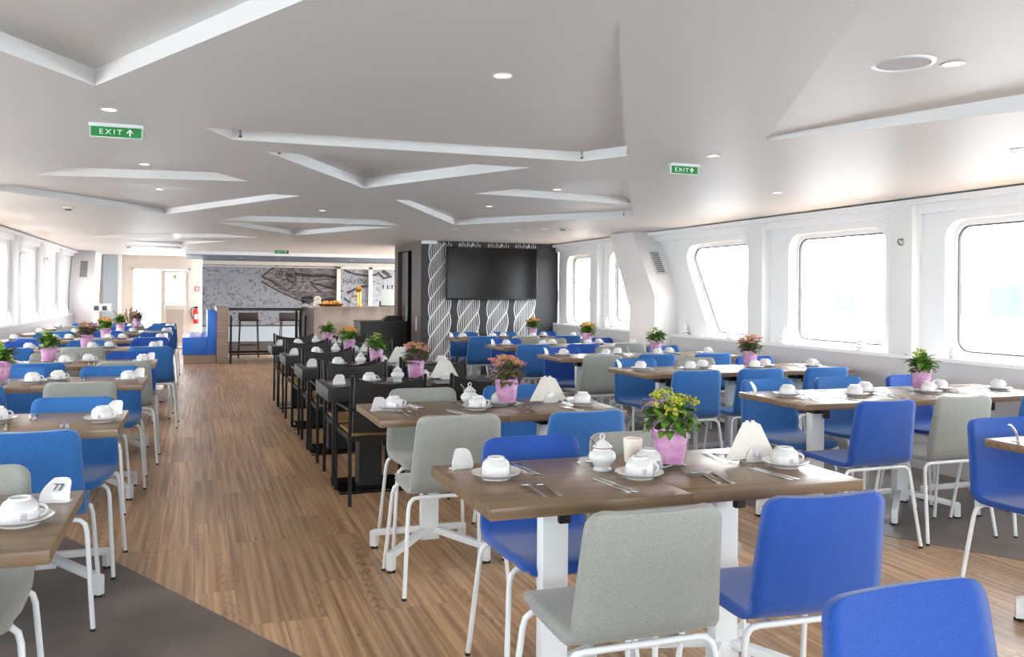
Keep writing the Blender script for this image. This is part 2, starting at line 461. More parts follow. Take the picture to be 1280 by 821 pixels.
# ---- right window wall
def wall_side(name, X, sgn, cols, bays, y0, y1, pil):
    """X inner face of the columns, sgn +1 to the right; bays = list of glass outlines (y,z)"""
    xw = X + sgn * .10; xg = X + sgn * .20
    reveals = [rounded(grow(b, .055), .15) for b in bays]
    V, F = holed([(y0, SILL - .02), (y1, SILL - .02), (y1, CZ), (y0, CZ)], reveals)
    mb = MB(); mb.add([(xw, y, z) for y, z in V], F)
    for r in reveals:
        n = len(r)
        mb.add([(xw, y, z) for y, z in r] + [(xg, y, z) for y, z in r], [(i, (i + 1) % n, n + (i + 1) % n, n + i) for i in range(n)])
    glasses = [rounded(b, .11) for b in bays]
    V, F = holed([(y0, .8), (y1, .8), (y1, CZ + .05), (y0, CZ + .05)], glasses)
    mb.add([(xg, y, z) for y, z in V], F)
    mb.add([(xg + sgn * .03, y, z) for y, z in V], F)
    for r in glasses:
        n = len(r)
        mb.add([(xg, y, z) for y, z in r] + [(xg + sgn * .03, y, z) for y, z in r], [(i, (i + 1) % n, n + (i + 1) % n, n + i) for i in range(n)])
    struct(mb, name, M['frame'])
    for i, g in enumerate(glasses):
        gb = MB(); n = len(g); inner = grow(g, -.012)
        gb.add([(xg - sgn * .004, y, z) for y, z in g] + [(xg - sgn * .004, y, z) for y, z in inner]
               + [(xg + sgn * .02, y, z) for y, z in inner],
               [(k, (k + 1) % n, n + (k + 1) % n, n + k) for k in range(n)] + [(n + k, n + (k + 1) % n, 2 * n + (k + 1) % n, 2 * n + k) for k in range(n)])
        WN[0] += 1
        wo = struct(gb, 'window_%d' % WN[0], M['gasket'] if sgn > 0 else M['sillface'])  # left gaskets paler: window glare over them put into their colour
        p = MB(); p.extr([(y, z) for y, z in inner], .006, Matrix(((0, 0, sgn, xg + sgn * .012), (1, 0, 0, 0), (0, 1, 0, 0), (0, 0, 0, 1))))
        p.build('pane', M['glass'], wo)
        ys = [q[0] for q in g]; zs = [q[1] for q in g]
        portal((xg + sgn * .1, (min(ys) + max(ys)) / 2, (min(zs) + max(zs)) / 2),
               (0, PI / 2 * sgn, 0), max(zs) - min(zs), max(ys) - min(ys))
    # sill ledge and panel below
    mb = MB(); mb.box(min(X, xw), max(X, xw), y0, y1, SILL - .03, SILL)
    struct(mb, 'trim_%s_sill' % name.split('_')[1], M['frame'])
    mb = MB(); mb.box(min(X + sgn * .004, X + sgn * .03), max(X + sgn * .004, X + sgn * .03), y0, y1, 0, SILL - .03)
    struct(mb, name, M['sillface'])
    # columns, cornice and blind pelmets between the columns
    mb = MB()
    for c in cols: mb.box(min(X, xw + sgn * .01), max(X, xw + sgn * .01), c, c + .25, SILL, CZ - .05)
    struct(mb, name, M['wall'], bevel=.004)
    mb = MB(); mb.box(min(X - sgn * .02, xw + sgn * .02), max(X - sgn * .02, xw + sgn * .02), y0, y1, CZ - .055, CZ - .012)
    struct(mb, 'trim_3', M['frame'])
    mb = MB()
    cs = sorted(cols)
    for a, b in zip([y0 - .25] + cs, cs + [y1]):
        mb.box(min(X + sgn * .04, xw + sgn * .02), max(X + sgn * .04, xw + sgn * .02), a + .25, b, CZ - .13, CZ - .055)
    struct(mb, 'trim_4', M['frame'])
    mb = MB(); mb.box(min(X + sgn * .06, X + sgn * .10), max(X + sgn * .06, X + sgn * .10), y0, y1, CZ - .011, CZ - .001)
    struct(mb, 'trim_5', M['gasket'])
WN = [0]
def rect(a, b): return [(a, .95), (b, .95), (b, 1.94), (a, 1.94)]
colsR = [-2.47, -.47, 1.53, 3.53, 5.54, 7.53, 11.44]
baysR = [rect(-2.05, -.75), rect(-.05, 1.25), rect(1.95, 3.25), rect(3.97, 5.27), rect(5.97, 7.2),
         [(7.95, .95), (8.60, .95), (9.22, 1.94), (7.95, 1.94)],
         [(10.15, 1.0), (11.2, 1.0), (11.2, 1.94), (10.65, 1.94)], rect(11.9, 12.72)]
wall_side('wall_right', XR, 1, colsR, baysR, YB, 13.1, None)
colsL = [1.15, 3.25, 5.35, 7.45, 9.55, 11.65, 13.75, 15.85, 17.95]
baysL = [rect(c + .5, c + 1.85) for c in [-.95] + colsL[:-1]] + [[(18.4, 1.0), (18.95, 1.0), (19.35, 1.94), (18.4, 1.94)]]
wall_side('wall_left', XL, -1, colsL, baysL, YB, YD, None)

def raked_pillar(x_in, x_out, yb, yt, th, name):
    """box pillar: foot vertical up to knee, then raked away along +Y"""
    kn = 1.36
    prof = [(yb, 0), (yb + th, 0), (yb + th, kn - .12), (yt + th, CZ), (yt, CZ), (yb, kn)]
    a, b = min(x_in, x_out), max(x_in, x_out)
    mb = MB(); mb.extr(prof, b - a, Matrix(((0, 0, 1, a), (1, 0, 0, 0), (0, 1, 0, 0), (0, 0, 0, 1))))
    return struct(mb, name, M['pillar'], bevel=.01)
raked_pillar(5.22, 5.60, 9.34, 9.94, .66, 'wall_right')
raked_pillar(-2.42, -1.98, 19.6, 20.1, 1.2, 'wall_left')

def vent(cx, yb, z, wd, h, label, lean=0):
    t = empty('wall_vent', (cx, yb, z))
    mb = MB()
    for a, b, c, d in ((-wd / 2, wd / 2, h / 2 - .012, h / 2), (-wd / 2, wd / 2, -h / 2, -h / 2 + .012),
                       (-wd / 2, -wd / 2 + .012, -h / 2, h / 2), (wd / 2 - .012, wd / 2, -h / 2, h / 2)):
        mb.box(a, b, -.012, 0, c, d)
    mb.build('frame', M['white'], t)
    mb = MB(); n = 11
    for i in range(n):
        z0 = -h / 2 + .02 + (h - .04) * i / (n - 1)
        mb.box(-wd / 2 + .012, wd / 2 - .012, -.008, 0, z0 - .007, z0 + .007)
    mb.build('louvre', M['sillface'], t)
    MB().box(-wd / 2 + .01, wd / 2 - .01, -.0015, 0, -h / 2 + .01, h / 2 - .01).build('slot_shade_backing', M['gasket'], t)  # dark sheet behind the louvres, shade in the slots put into its colour
    t.rotation_euler = (lean, 0, 0)
    tag(t, label, 'vent', 'wall air vents'); return t
lean = -math.atan2(.6, CZ - 1.36)
vent(5.42, 9.34 + .6 * (1.78 - 1.36) / (CZ - 1.36) - .008, 1.78, .14, .36, 'louvred white air vent on the raked pillar between the right windows', lean)
vent(-2.18, 19.6 + .5 * (1.8 - 1.36) / (CZ - 1.36) - .008, 1.8, .16, .42, 'louvred white air vent at the far end of left window wall', -math.atan2(.5, CZ - 1.36))

# ---- end behind the camera: front windows
mb = MB()
hs = [rounded([(a, .9), (a + 1.9, .9), (a + 1.9, 2.0), (a, 2.0)], .1) for a in (-2.1, .2, 2.9)]
V, F = holed([(XL - .35, 0), (XR + .35, 0), (XR + .35, CZ + .2), (XL - .35, CZ + .2)], hs)
mb.add([(x, YB, z) for x, z in V], F); mb.add([(x, YB - .05, z) for x, z in V], F)
struct(mb, 'wall_front', M['wall'])
for a in (-2.1, .2, 2.9): portal((a + .95, YB - .1, 1.45), (PI / 2, 0, 0), 1.9, 1.1)

# ---- anthracite TV block
struct(MB().box(3.25, 5.54, 13.1, 13.2, 0, CZ), 'wall_television', M['darkwall'])
mb = MB()
V, F = holed([(13.1, 0), (15.0, 0), (15.0, CZ), (13.1, CZ)], [[(13.72, .02), (14.72, .02), (14.72, 2.07), (13.72, 2.07)]])
mb.add([(3.249, y, z) for y, z in V], F); mb.add([(3.33, y, z) for y, z in V], F)
mb.box(3.249, 3.33, 13.71, 13.72, 0, 2.07); mb.box(3.249, 3.33, 14.72, 14.73, 0, 2.07)
struct(mb, 'wall_corridor', M['brownwall'])
mb = MB(); mb.box(3.33, 5.5, 15.0, 15.05, 0, CZ); mb.box(4.0, 4.05, 13.2, 15, 0, CZ)
struct(mb, 'wall_corridor', M['darkwall'])
do = struct(MB().box(3.30, 3.34, 14.2, 14.7, .01, 2.05), 'door_1', M['black'])
MB().box(3.262, 3.30, 14.3, 14.34, .9, 1.15).build('door_handle', M['steel'], do)
struct(MB().box(3.25, 3.5, 13.085, 13.1, CZ - .05, CZ), 'trim_6', M['frame'])
# long pull handle plate next to the corridor door
t = MB().box(3.235, 3.249, 13.33, 13.37, .78, 1.0).build('switch_plate', M['sillface'])
tag(t, 'narrow pale plate on the taupe wall beside the dark doorway', 'plate')
# rope ornaments printed on the wall
def strip(mb, pts, wd, y=-.002):
    n = len(pts); vs = []
    for i, (x, z) in enumerate(pts):
        a = pts[max(i - 1, 0)]; b = pts[min(i + 1, n - 1)]
        dx, dz_ = b[0] - a[0], b[1] - a[1]; l = math.hypot(dx, dz_) or 1
        nx, nz = -dz_ / l * wd / 2, dx / l * wd / 2
        vs += [(x + nx, y, z + nz), (x - nx, y, z - nz)]
    mb.add(vs, [(2 * i, 2 * i + 1, 2 * i + 3, 2 * i + 2) for i in range(n - 1)])
def rope(x0, hw, name='rope_ornament'):
    mb = MB(); p = .294; rise = .39
    def clampz(pts): return [(x, z) for x, z in pts if .02 <= z <= CZ - .005]
    k = -3
    while k * p < CZ:
        zb = k * p + .1
        lo = lambda u: zb + rise * (u + 1) / 2                 # lower boundary at u in -1..1
        hi = lambda u: zb + p + rise * (u + 1) / 2
        bd = clampz([(hw * u, lo(u)) for u in [i / 6 - 1 for i in range(13)]])
        if len(bd) > 1: strip(mb, [(x0 + x, z) for x, z in bd], .018)
        for side in (-1, 1):                                   # scalloped outer arcs
            arc = clampz([(side * hw * (1 + .17 * math.sin(PI * t / 8)) , lo(side) + p * t / 8) for t in range(9)])
            if len(arc) > 1: strip(mb, [(x0 + x, z) for x, z in arc], .015)
        for i in range(1, 12):
            s = -1 + 2 * i / 12
            ln = clampz([(hw * (s + .17 * s * math.sin(PI * t / 6) * abs(s)), lo(s) + p * t / 6) for t in range(7)])
            if len(ln) > 1: strip(mb, [(x0 + x, z) for x, z in ln], .0095)
        k += 1
    o = mb.build(name, M['ropewhite'])
    o.location = (0, 13.1, 0)
    return o
for i, xc in enumerate((3.55, 4.02, 4.50, 4.96)):
    o = rope(xc, .152)
    tag(o, ['white twisted rope pattern on dark wall, leftmost of the four', 'white twisted rope pattern, second from the left, behind the television',
            'white twisted rope pattern, third from the left, behind the television', 'white twisted rope pattern on dark wall, rightmost of the four'][i],
        'wall decoration', 'rope patterns on the television wall')
# television
t = empty('television', (4.37, 13.06, 1.27))
MB().box(-.755, .755, -.10, -.055, 0, .825).build('casing', M['black'], t, bevel=.006)
MB().box(-.735, .735, -.104, -.099, .03, .81).build('screen', M['screen'], t)
MB().box(-.3, .3, -.06, .035, .25, .6).build('wall_mount', M['black'], t)
tag(t, 'large black flat television mounted on the rope patterned wall', 'television')

# ---- far end: door wall
mb = MB()
V, F = holed([(XL - .3, 0), (.12, 0), (.12, CZ), (XL - .3, CZ)], [[(-1.37, .04), (-.19, .04), (-.19, 1.86), (-1.37, 1.86)]])
mb.add([(x, YD, z) for x, z in V], F); mb.add([(x, YD + .08, z) for x, z in V], F)
mb.box(-1.38, -1.37, YD, YD + .08, .04, 1.86)
struct(mb, 'wall_back', M['cream'])
struct(MB().box(-1.98, -1.68, YD - .3, YD - .28, 0, CZ), 'wall_back', M['bluepanel'])
struct(MB().box(-1.68, -1.62, YD - .3, YD, 0, CZ), 'wall_back', M['frame'])
portal((-1.07, YD + .2, .95), (-PI / 2, 0, 0), .6, 1.8)
d = empty('door_2', (-.74, YD - .01, .05)); d['kind'] = 'structure'
mb = MB()
V, F = holed([(0, 0), (.55, 0), (.55, 1.8), (0, 1.8)], [[(.06, .98), (.48, .98), (.48, 1.74), (.06, 1.74)]])
mb.add([(x, 0, z) for x, z in V], F); mb.add([(x, .04, z) for x, z in V], F)
mb.box(0, .005, 0, .04, 0, 1.8); mb.box(.545, .55, 0, .04, 0, 1.8)
mb.box(.06, .48, 0, .04, .97, .98); mb.box(.06, .48, 0, .04, 1.74, 1.75)
mb.build('door_leaf', M['cream'], d)
MB().box(.06, .48, .018, .024, .98, 1.74).build('pane', M['glass'], d)
MB().box(.08, .46, -.006, 0, .1, .88).build('kick_panel', M['cabinet'] if 0 else mat('beige_panel', (196, 184, 172), .5), d)
MB().box(.22, .30, -.004, .002, 1.6, 1.7).build('small_sign', mat('sign_olive', (150, 180, 110), .5), d)
MB().box(.03, .05, -.04, 0, .85, 1.0).build('door_handle', M['steel'], d)
mb = MB(); mb.box(-1.42, -1.37, YD - .03, YD, 0, 1.9); mb.box(-.19, -.14, YD - .03, YD, 0, 1.9)
mb.box(-1.42, -.14, YD - .03, YD, 1.86, 1.92); mb.box(-.78, -.74, YD - .02, YD, .04, 1.86)
struct(mb, 'trim_7', M['cream'])

# mural wall
XM = .12
mural = mat('map_mural_print', (160, 164, 170), 0.6)
nt, N, L, b = nodes(mural)
tc = N.new('ShaderNodeTexCoord')
nz = N.new('ShaderNodeTexNoise'); nz.inputs['Scale'].default_value = 1.9; nz.inputs['Detail'].default_value = 12; nz.inputs['Roughness'].default_value = .62
L.new(tc.outputs['Object'], nz.inputs['Vector'])
ma = N.new('ShaderNodeMath'); ma.operation = 'SUBTRACT'; ma.inputs[1].default_value = .5; L.new(nz.outputs['Fac'], ma.inputs[0])
ab = N.new('ShaderNodeMath'); ab.operation = 'ABSOLUTE'; L.new(ma.outputs[0], ab.inputs[0])
cr = N.new('ShaderNodeValToRGB'); e = cr.color_ramp.elements
e[0].position = 0; e[0].color = lin((70, 70, 78)); e[1].position = .013; e[1].color = lin((146, 149, 155))
L.new(ab.outputs[0], cr.inputs[0])
n2 = N.new('ShaderNodeTexNoise'); n2.inputs['Scale'].default_value = 14; n2.inputs['Detail'].default_value = 5
L.new(tc.outputs['Object'], n2.inputs['Vector'])
c2 = N.new('ShaderNodeValToRGB'); e = c2.color_ramp.elements
e[0].position = .34; e[0].color = lin((170, 172, 178)); e[1].position = .44; e[1].color = (1, 1, 1, 1)
L.new(n2.outputs['Fac'], c2.inputs[0])
mx = N.new('ShaderNodeMix'); mx.data_type = 'RGBA'; mx.blend_type = 'MULTIPLY'; mx.inputs[0].default_value = .8
L.new(cr.outputs[0], mx.inputs[6]); L.new(c2.outputs[0], mx.inputs[7]); L.new(mx.outputs[2], b.inputs['Base Color'])
wm = struct(MB().box(XM, 5.5, YM, YM + .05, .55, CZ), 'wall_mural', mural)
struct(MB().box(XM, 5.5, YM - .03, YM + .05, .2, .55), 'wall_mural', M['bluepanel'])
struct(MB().box(XM, 5.5, YM - .035, YM - .0, .55, .585), 'trim_8', M['plinth'])
struct(MB().box(XM, 5.5, YM - .04, YM + .05, 0, .2), 'baseboard_mural', M['plinth'])
struct(MB().box(XM, 5.5, YM - .06, YM, 1.99, 2.075), 'trim_9', M['cream'])
struct(MB().box(XM, 5.5, YM - .03, YM, 1.94, 1.965), 'trim_9', M['sillface'])
mb = MB(); mb.box(3.18, 3.27, YM - .12, YM - .06, 1.05, 1.98); mb.box(3.95, 4.04, YM - .12, YM - .06, 1.05, 1.98); mb.box(3.18, 5.0, YM - .12, YM - .06, 1.93, 1.99)
struct(mb, 'trim_10', M['cream'])
# the fish drawn on the mural (flat print)
def sx(p): return XM + (p - 252) * .01865
def sz(q, px=330): return 1.381 - (q - 364 + (370 - px) * .0) * .0187
fishg = mat('fish_print_grey', (150, 142, 142), 0.6)
noise_col(fishg, (66, 60, 62), (150, 142, 140), 7, (1, 1, 3.6), 9, lo=.32, hi=.62)
fishd = noise_col(mat('fish_print_dark', (70, 66, 70), 0.6), (30, 28, 31), (78, 72, 74), 12, (1, 1, 4), 6)
body = [(323, 346), (332, 338), (342, 331.5), (352, 331), (380, 331), (421, 331.5), (421, 383), (398, 383.5), (384, 380), (366, 374), (350, 367), (338, 361), (322, 352), (324, 350), (334, 354), (341, 357), (333, 351)]
V, F = holed([(sx(a), sz(q)) for a, q in body], [])
mb = MB(); mb.add([(x, YM - .004, z) for x, z in V], F)
fo = mb.build('fish_drawing', fishg, wm)
mb = MB()
def ln(pts, wd, y=YM - .008):
    strip(mb, [(sx(a), sz(q)) for a, q in pts], wd, y)
ln([(323, 346), (332, 338), (342, 331.5)], .035); ln([(323, 346), (334, 351), (342, 357)], .04); ln([(322, 352), (338, 361), (350, 367), (366, 374), (384, 380)], .03)
ln([(360, 333), (364, 340), (365, 349), (362, 357), (355, 363)], .03); ln([(371, 336), (374, 346), (373, 356), (367, 364)], .022)
ln([(352, 342), (362, 346)], .09); ln([(364, 342), (380, 344), (400, 343.5), (421, 346)], .075); ln([(353, 348), (362, 353)], .06)
ln([(383, 352), (392, 349), (408, 347.5)], .03); ln([(384, 352), (388, 358), (398, 366)], .04)
ln([(372, 376), (384, 374), (396, 378), (408, 377), (421, 380)], .16)
for k in range(11): ln([(384 + k * .6, 353 + k * .2), (396 + k * 1.6, 355 + k * 1.1 - k * k * .06), (421 + k * .5, 351 + k * 1.1 if k < 7 else 359 + k * .5)], .012)
for k in range(26):
    q = 333 + k * 1.85; ln([(346 + max(0, k - 9) * 1.6, q), (372 + k * .5, q + 1.2), (400, q + .6), (421, q + 1.5)] if q < 372 else [(366 + k, q), (421, q + 1)], .007 + .012 * (k > 16))
for k in range(8): ln([(331 + k * 2.2, 347 + k * .9), (338 + k * 2.2, 353 + k * 1.2), (345 + k * 2.4, 361 + k * 1.2)], .008)
ln([(337 + 5.5 * math.cos(t), 342 + 4.6 * math.sin(t)) for t in [i * PI / 8 for i in range(17)]], .02) if 0 else None
ln([(344 + 4.2 * math.cos(t), 342.5 + 4.0 * math.sin(t)) for t in [i * PI / 8 for i in range(17)]], .022)
mb.extr([(sx(344 + 2.2 * math.cos(i * PI / 8)), sz(342.5 + 2.2 * math.sin(i * PI / 8))) for i in range(16)], .002, Matrix(((1, 0, 0, 0), (0, 0, 1, YM - .009), (0, 1, 0, 0), (0, 0, 0, 1))))
# tail half behind the second frame
ln([(426, 336), (440, 341), (458, 343), (470, 341)], .05); ln([(430, 366), (440, 361), (450, 357), (462, 356)], .06); ln([(426, 372), (434, 378)], .05)
ln([(470, 338), (478, 346), (489, 343)], .06); ln([(476, 336), (486, 342)], .09)
mb.build('fish_lines', fishd, wm)

def text(s, size, mt, parent, m, depth=.0008, name='lettering'):
    c = bpy.data.curves.new(name, 'FONT'); c.body = s; c.size = size; c.extrude = depth; c.space_character = 1.35 if s == 'EXIT' else 1.0; c.align_x = 'CENTER'; c.align_y = 'CENTER'
    o = bpy.data.objects.new(name, c); COL.objects.link(o)
    me = bpy.data.meshes.new_from_object(o.evaluated_get(bpy.context.evaluated_depsgraph_get()))
    bpy.data.objects.remove(o)
    me.materials.clear(); me.materials.append(mt)
    o = bpy.data.objects.new(name, me); COL.objects.link(o); o.parent = parent; o.matrix_local = m
    return o
FRONT = Matrix.Rotation(PI / 2, 4, 'X')
text('HAVEN', .17, fishd, wm, tr(3.62, YM - .006, 1.63) @ FRONT)

# ================================================================ OUTSIDE
mb = MB(); mb.add([(-400, -300, -1.6), (400, -300, -1.6), (400, 500, -1.6), (-400, 500, -1.6)], [(0, 1, 2, 3)])
struct(mb, 'river_water', M['water'])
mb = MB(); pts = []
n = 120; y0 = -60
top = []
for i in range(n + 1):
    y = y0 + i * 3.0
    top.append((y, 1.2 + 2.2 * abs(math.sin(i * .37)) * abs(math.sin(i * .11 + 1)) + random.random() * 1.1))
for i in range(n):
    a, b_ = top[i], top[i + 1]
    mb.add([(120, a[0], -1.6), (120, b_[0], -1.6), (124, b_[0], b_[1]), (124, a[0], a[1]), (150, b_[0], b_[1]), (150, a[0], a[1])], [(0, 1, 2, 3), (3, 2, 4, 5)])
o = struct(mb, 'far_river_bank', M['bank'])

# ================================================================ FURNITURE PROTOTYPES
T = 0.765          # table top height
SQ = 0.658         # square table side

def shell_mesh(mt, parent):
    prof = [(.238, .440), (.241, .446), (.240, .452), (.234, .459), (.225, .463), (.212, .4655), (.198, .467), (.17, .468), (.10, .466), (.03, .463), (-.04, .461), (-.11, .460), (-.155, .463),
            (-.185, .475), (-.203, .498), (-.213, .53), (-.221, .58), (-.229, .64), (-.238, .70), (-.246, .755), (-.250, .775), (-.2525, .788), (-.255, .798), (-.2565, .806), (-.258, .812), (-.2585, .817), (-.259, .82)]
    ds = [0]
    for a, b in zip(prof, prof[1:]): ds.append(ds[-1] + math.dist(a, b))
    tot = ds[-1]
    def hw(i):
        y, z = prof[i]; s = ds[i]
        if s < .16: base = .195 + .020 * min(1, s / .16)
        elif z < .53: base = .215
        else: base = .215 - .020 * (z - .53) / .29
        r = .045; e = min(s, tot - s)
        if e < r: base -= r - math.sqrt(max(0, r * r - (r - e) ** 2))
        return base
    NU = 12; P = []; Nn = []
    for i, (y, z) in enumerate(prof):
        a = prof[max(i - 1, 0)]; b = prof[min(i + 1, len(prof) - 1)]; bend = z > .468
        t = Vector((0, b[0] - a[0], b[1] - a[1])).normalized()
        nrm = Vector((0, t.z, -t.y))                       # pointing up / forward
        if i > 2 and nrm.z < 0 and not bend: nrm = -nrm
        if bend and nrm.y < 0: nrm = -nrm
        if i <= 2: nrm = -nrm if nrm.y < 0 else nrm
        row = []
        for j in range(NU + 1):
            u = -1 + 2 * j / NU; x = u * hw(i)
            c = .018 * u * u if z > .5 else .006 * u * u * (1 if i > 6 else 0)
            row.append(Vector((x, y, z)) + nrm * c)
        P.append(row); Nn.append(nrm)
    mb = MB(); n = len(prof); W = NU + 1; th = .011
    vs = [P[i][j] + Nn[i] * th for i in range(n) for j in range(W)] + [P[i][j] - Nn[i] * th for i in range(n) for j in range(W)]
    o = n * W
    fs = [(i * W + j, i * W + j + 1, (i + 1) * W + j + 1, (i + 1) * W + j) for i in range(n - 1) for j in range(W - 1)]
    fs += [tuple(o + k for k in f[::-1]) for f in fs]
    loop = [j for j in range(W)] + [i * W + W - 1 for i in range(1, n)] + [(n - 1) * W + j for j in range(W - 2, -1, -1)] + [i * W for i in range(n - 2, 0, -1)]
    # rounded rim: extra ring pushed outwards
    ring = []
    for k in loop:
        i, j = divmod(k, W); c = P[i][j]
        prev = loop[loop.index(k) - 1]; nxt = loop[(loop.index(k) + 1) % len(loop)]
        tg = (P[nxt // W][nxt % W] - P[prev // W][prev % W]); out = tg.cross(Nn[i])
        out = out.normalized() if out.length > 1e-6 else Vector((0, 0, 0))
        ring.append(c + out * .006)
    r0 = len(vs); vs += ring; m_ = len(loop)
    for q in range(m_):
        q2 = (q + 1) % m_
        fs.append((loop[q], loop[q2], r0 + q2, r0 + q)); fs.append((r0 + q, r0 + q2, o + loop[q2], o + loop[q]))
    mb.add(vs, fs)
    ob = mb.build('seat_shell', mt, parent, smooth=False)
    for p in ob.data.polygons: p.use_smooth = True
    return ob

def chair_proto(key):
    t = empty('shell_chair')
    shell_mesh(M[key], t)
    zt = .441
    for sy, yf, yt in ((-1, -.235, -.17), (1, .215, .15)):
        for sx_ in (-1, 1):
            pts = [(0.0, yt, zt), (sx_ * .10, yt, zt), (sx_ * .17, yt, zt), (sx_ * .195, yt, zt - .004), (sx_ * .213, yt + (yf - yt) * .08, zt - .02),
                   (sx_ * .221, yt + (yf - yt) * .14, zt - .05), (sx_ * .250, yf, .004)]
            MB().tube(pts, .0098, 10).build('leg', M['white'], t, smooth=True)
            MB().lathe([(0, 0), (.011, 0), (.011, .012), (0, .012)], 10, tr(sx_ * .250, yf, 0)).build('glide', M['black'], t)
    mb = MB()
    for x in (-.12, .12): mb.tube([(x, -.17, zt - .004), (x, .15, zt - .004)], .008, 8)
    mb.tube([(-.13, 0, zt - .004), (.13, 0, zt - .004)], .008, 8)
    mb.build('seat_frame', M['white'], t, smooth=True)
    return t
CH = {k: chair_proto(k) for k in ('royal', 'azure', 'grey')}

def table_proto():
    t = empty('square_table'); h = SQ / 2
    MB().box(-h, h, -h, h, T - .034, T).build('tabletop', M['table'], t, bevel=.0012)
    MB().box(-.046, .046, -.028, .028, .10, T - .095).build('column', M['white'], t, bevel=.006)
    for sx_ in (-1, 1):
        for sy in (-1, 1):
            ex, ey = sx_ * .255, sy * .225
            mb = MB()
            mb.beam((sx_ * .03, sy * .02, .14), (ex, ey, .082), .036, .032)
            d = Vector((ex, ey, 0)).normalized()
            mb.beam((ex - d.x * .012, ey - d.y * .012, .012), (ex - d.x * .012, ey - d.y * .012, .095), .034, .038, up=(d.x, d.y, 0))
            a = mb.build('foot', M['white'], t, bevel=.003)
            MB().box(ex - d.x * .012 - .018, ex - d.x * .012 + .018, ey - d.y * .012 - .018, ey - d.y * .012 + .018, 0, .012).build('glide', M['black'], a)
    MB().box(-.05, .05, -.033, .033, .09, .15).build('hub', M['white'], t, bevel=.005)
    mb = MB(); mb.box(-.12, .12, -.09, .09, T - .052, T - .034); mb.box(-.055, .055, -.06, .05, T - .098, T - .05)
    mb.build('flip_bracket', M['black'], t, bevel=.003)
    mb = MB(); mb.box(-.022, .018, -.10, -.05, T - .09, T - .06); mb.box(-.022, .018, -.112, -.088, T - .122, T - .06)
    mb.build('latch', M['black'], t, bevel=.006)
    return t
TB = table_proto()

def wicker_chair_proto():
    t = empty('wicker_armchair')
    # curved wicker back
    mb = MB(); rows = 9; cols = 12; vs = []
    for side in (0, 1):
        for i in range(rows + 1):
            f = i / rows; z = .47 + (.345 + .0) * f; y = -.215 - .075 * f
            for j in range(cols + 1):
                u = -1 + 2 * j / cols
                zz = z + .045 * (u * u - .6) * f
                vs.append((u * .222, y - .035 * (1 - u * u) + (.016 if side == 0 else -.016), zz))
    W = cols + 1; o = (rows + 1) * W
    fs = [(i * W + j, i * W + j + 1, (i + 1) * W + j + 1, (i + 1) * W + j) for i in range(rows) for j in range(cols)]
    fs += [tuple(o + k for k in f[::-1]) for f in fs]
    loop = [j for j in range(W)] + [i * W + W - 1 for i in range(1, rows + 1)] + [rows * W + j for j in range(W - 2, -1, -1)] + [i * W for i in range(rows - 1, 0, -1)]
    fs += [(loop[k], loop[(k + 1) % len(loop)], o + loop[(k + 1) % len(loop)], o + loop[k]) for k in range(len(loop))]
    mb.add(vs, fs); mb.build('backrest', M['wicker'], t, smooth=True)
    s = MB()
    for i in range(9):
        y = -.20 + i * .052; s.box(-.215, .215, y, y + .042, .445, .46)
    s.build('slatted_seat', M['slat'], t)
    f = MB()
    for x in (-.228, .228): f.beam((x, -.25, .43), (x, .255, .43), .022, .03)
    f.beam((-.228, .25, .43), (.228, .25, .43), .022, .03); f.beam((-.228, -.23, .43), (.228, -.23, .43), .022, .03)
    f.build('seat_frame', M['blackmetal'], t)
    for x in (-.24, .24):
        MB().tube([(x, -.255, 0), (x, -.232, .46), (x, -.262, .64), (x, -.305, .845)], .0125, 8).build('leg', M['blackmetal'], t, smooth=True)
        MB().tube([(x, .265, 0), (x, .262, .585), (x, .258, .607), (x, .245, .62)], .0125, 8).build('leg', M['blackmetal'], t, smooth=True)
        MB().box(x - .02, x + .02, -.265, .27, .612, .632).build('armrest', M['blackmetal'], t, bevel=.006)
    return t
WCH = wicker_chair_proto()

def wicker_table_proto():
    t = empty('wicker_table'); TBH = .74
    MB().box(-.335, .335, -.32, .32, TBH - .10, TBH - .008).build('wicker_rim', M['wicker'], t, bevel=.006)
    MB().box(-.30, .30, -.285, .285, TBH - .008, TBH).build('tabletop', M['darktop'], t, bevel=.002)
    MB().box(-.08, .08, -.08, .08, .02, TBH - .10).build('pedestal', M['wicker'], t)
    MB().box(-.24, .24, -.24, .24, 0, .018).build('base_plate', M['glossblack'], t, bevel=.003)
    return t
WTB = wicker_table_proto()

# ---- tableware (z=0 at their own base)
def cup_proto():
    t = empty('coffee_cup')
    # turned upside down: wide rim below, foot ring on top
    MB().lathe([(.0, .004), (.043, .004), (.0455, 0), (.0475, 0), (.048, .010), (.0475, .028), (.044, .043), (.037, .053), (.029, .057), (.028, .063),
                (.0255, .063), (.025, .057), (0, .057)], 28).build('bowl', M['porcelain'], t, smooth=True)
    MB().tube([(.045 + .018 * math.sin(a), 0, .026 + .015 * math.cos(a)) for a in [i * PI / 8 for i in range(9)]], .0042, 8).build('handle', M['porcelain'], t, smooth=True)
    mb = MB()
    def onc(a, z): return (.0483 * math.cos(a), .0483 * math.sin(a), z * .62 + .006)
    a0 = -PI / 2 + .30
    for pts in ([(-.12, .012), (.12, .012)], [(-.12, .034), (.12, .034)], [(-.12, .008), (-.12, .036)], [(.12, .008), (.12, .036)], [(-.05, .018), (.05, .028)], [(-.05, .028), (.05, .018)]):
        mb.tube([onc(a0 + pts[0][0], pts[0][1]), onc(a0 + pts[1][0], pts[1][1])], .0008, 4)
    mb.build('emblem', M['emblem'], t)
    return t
CUP = cup_proto()
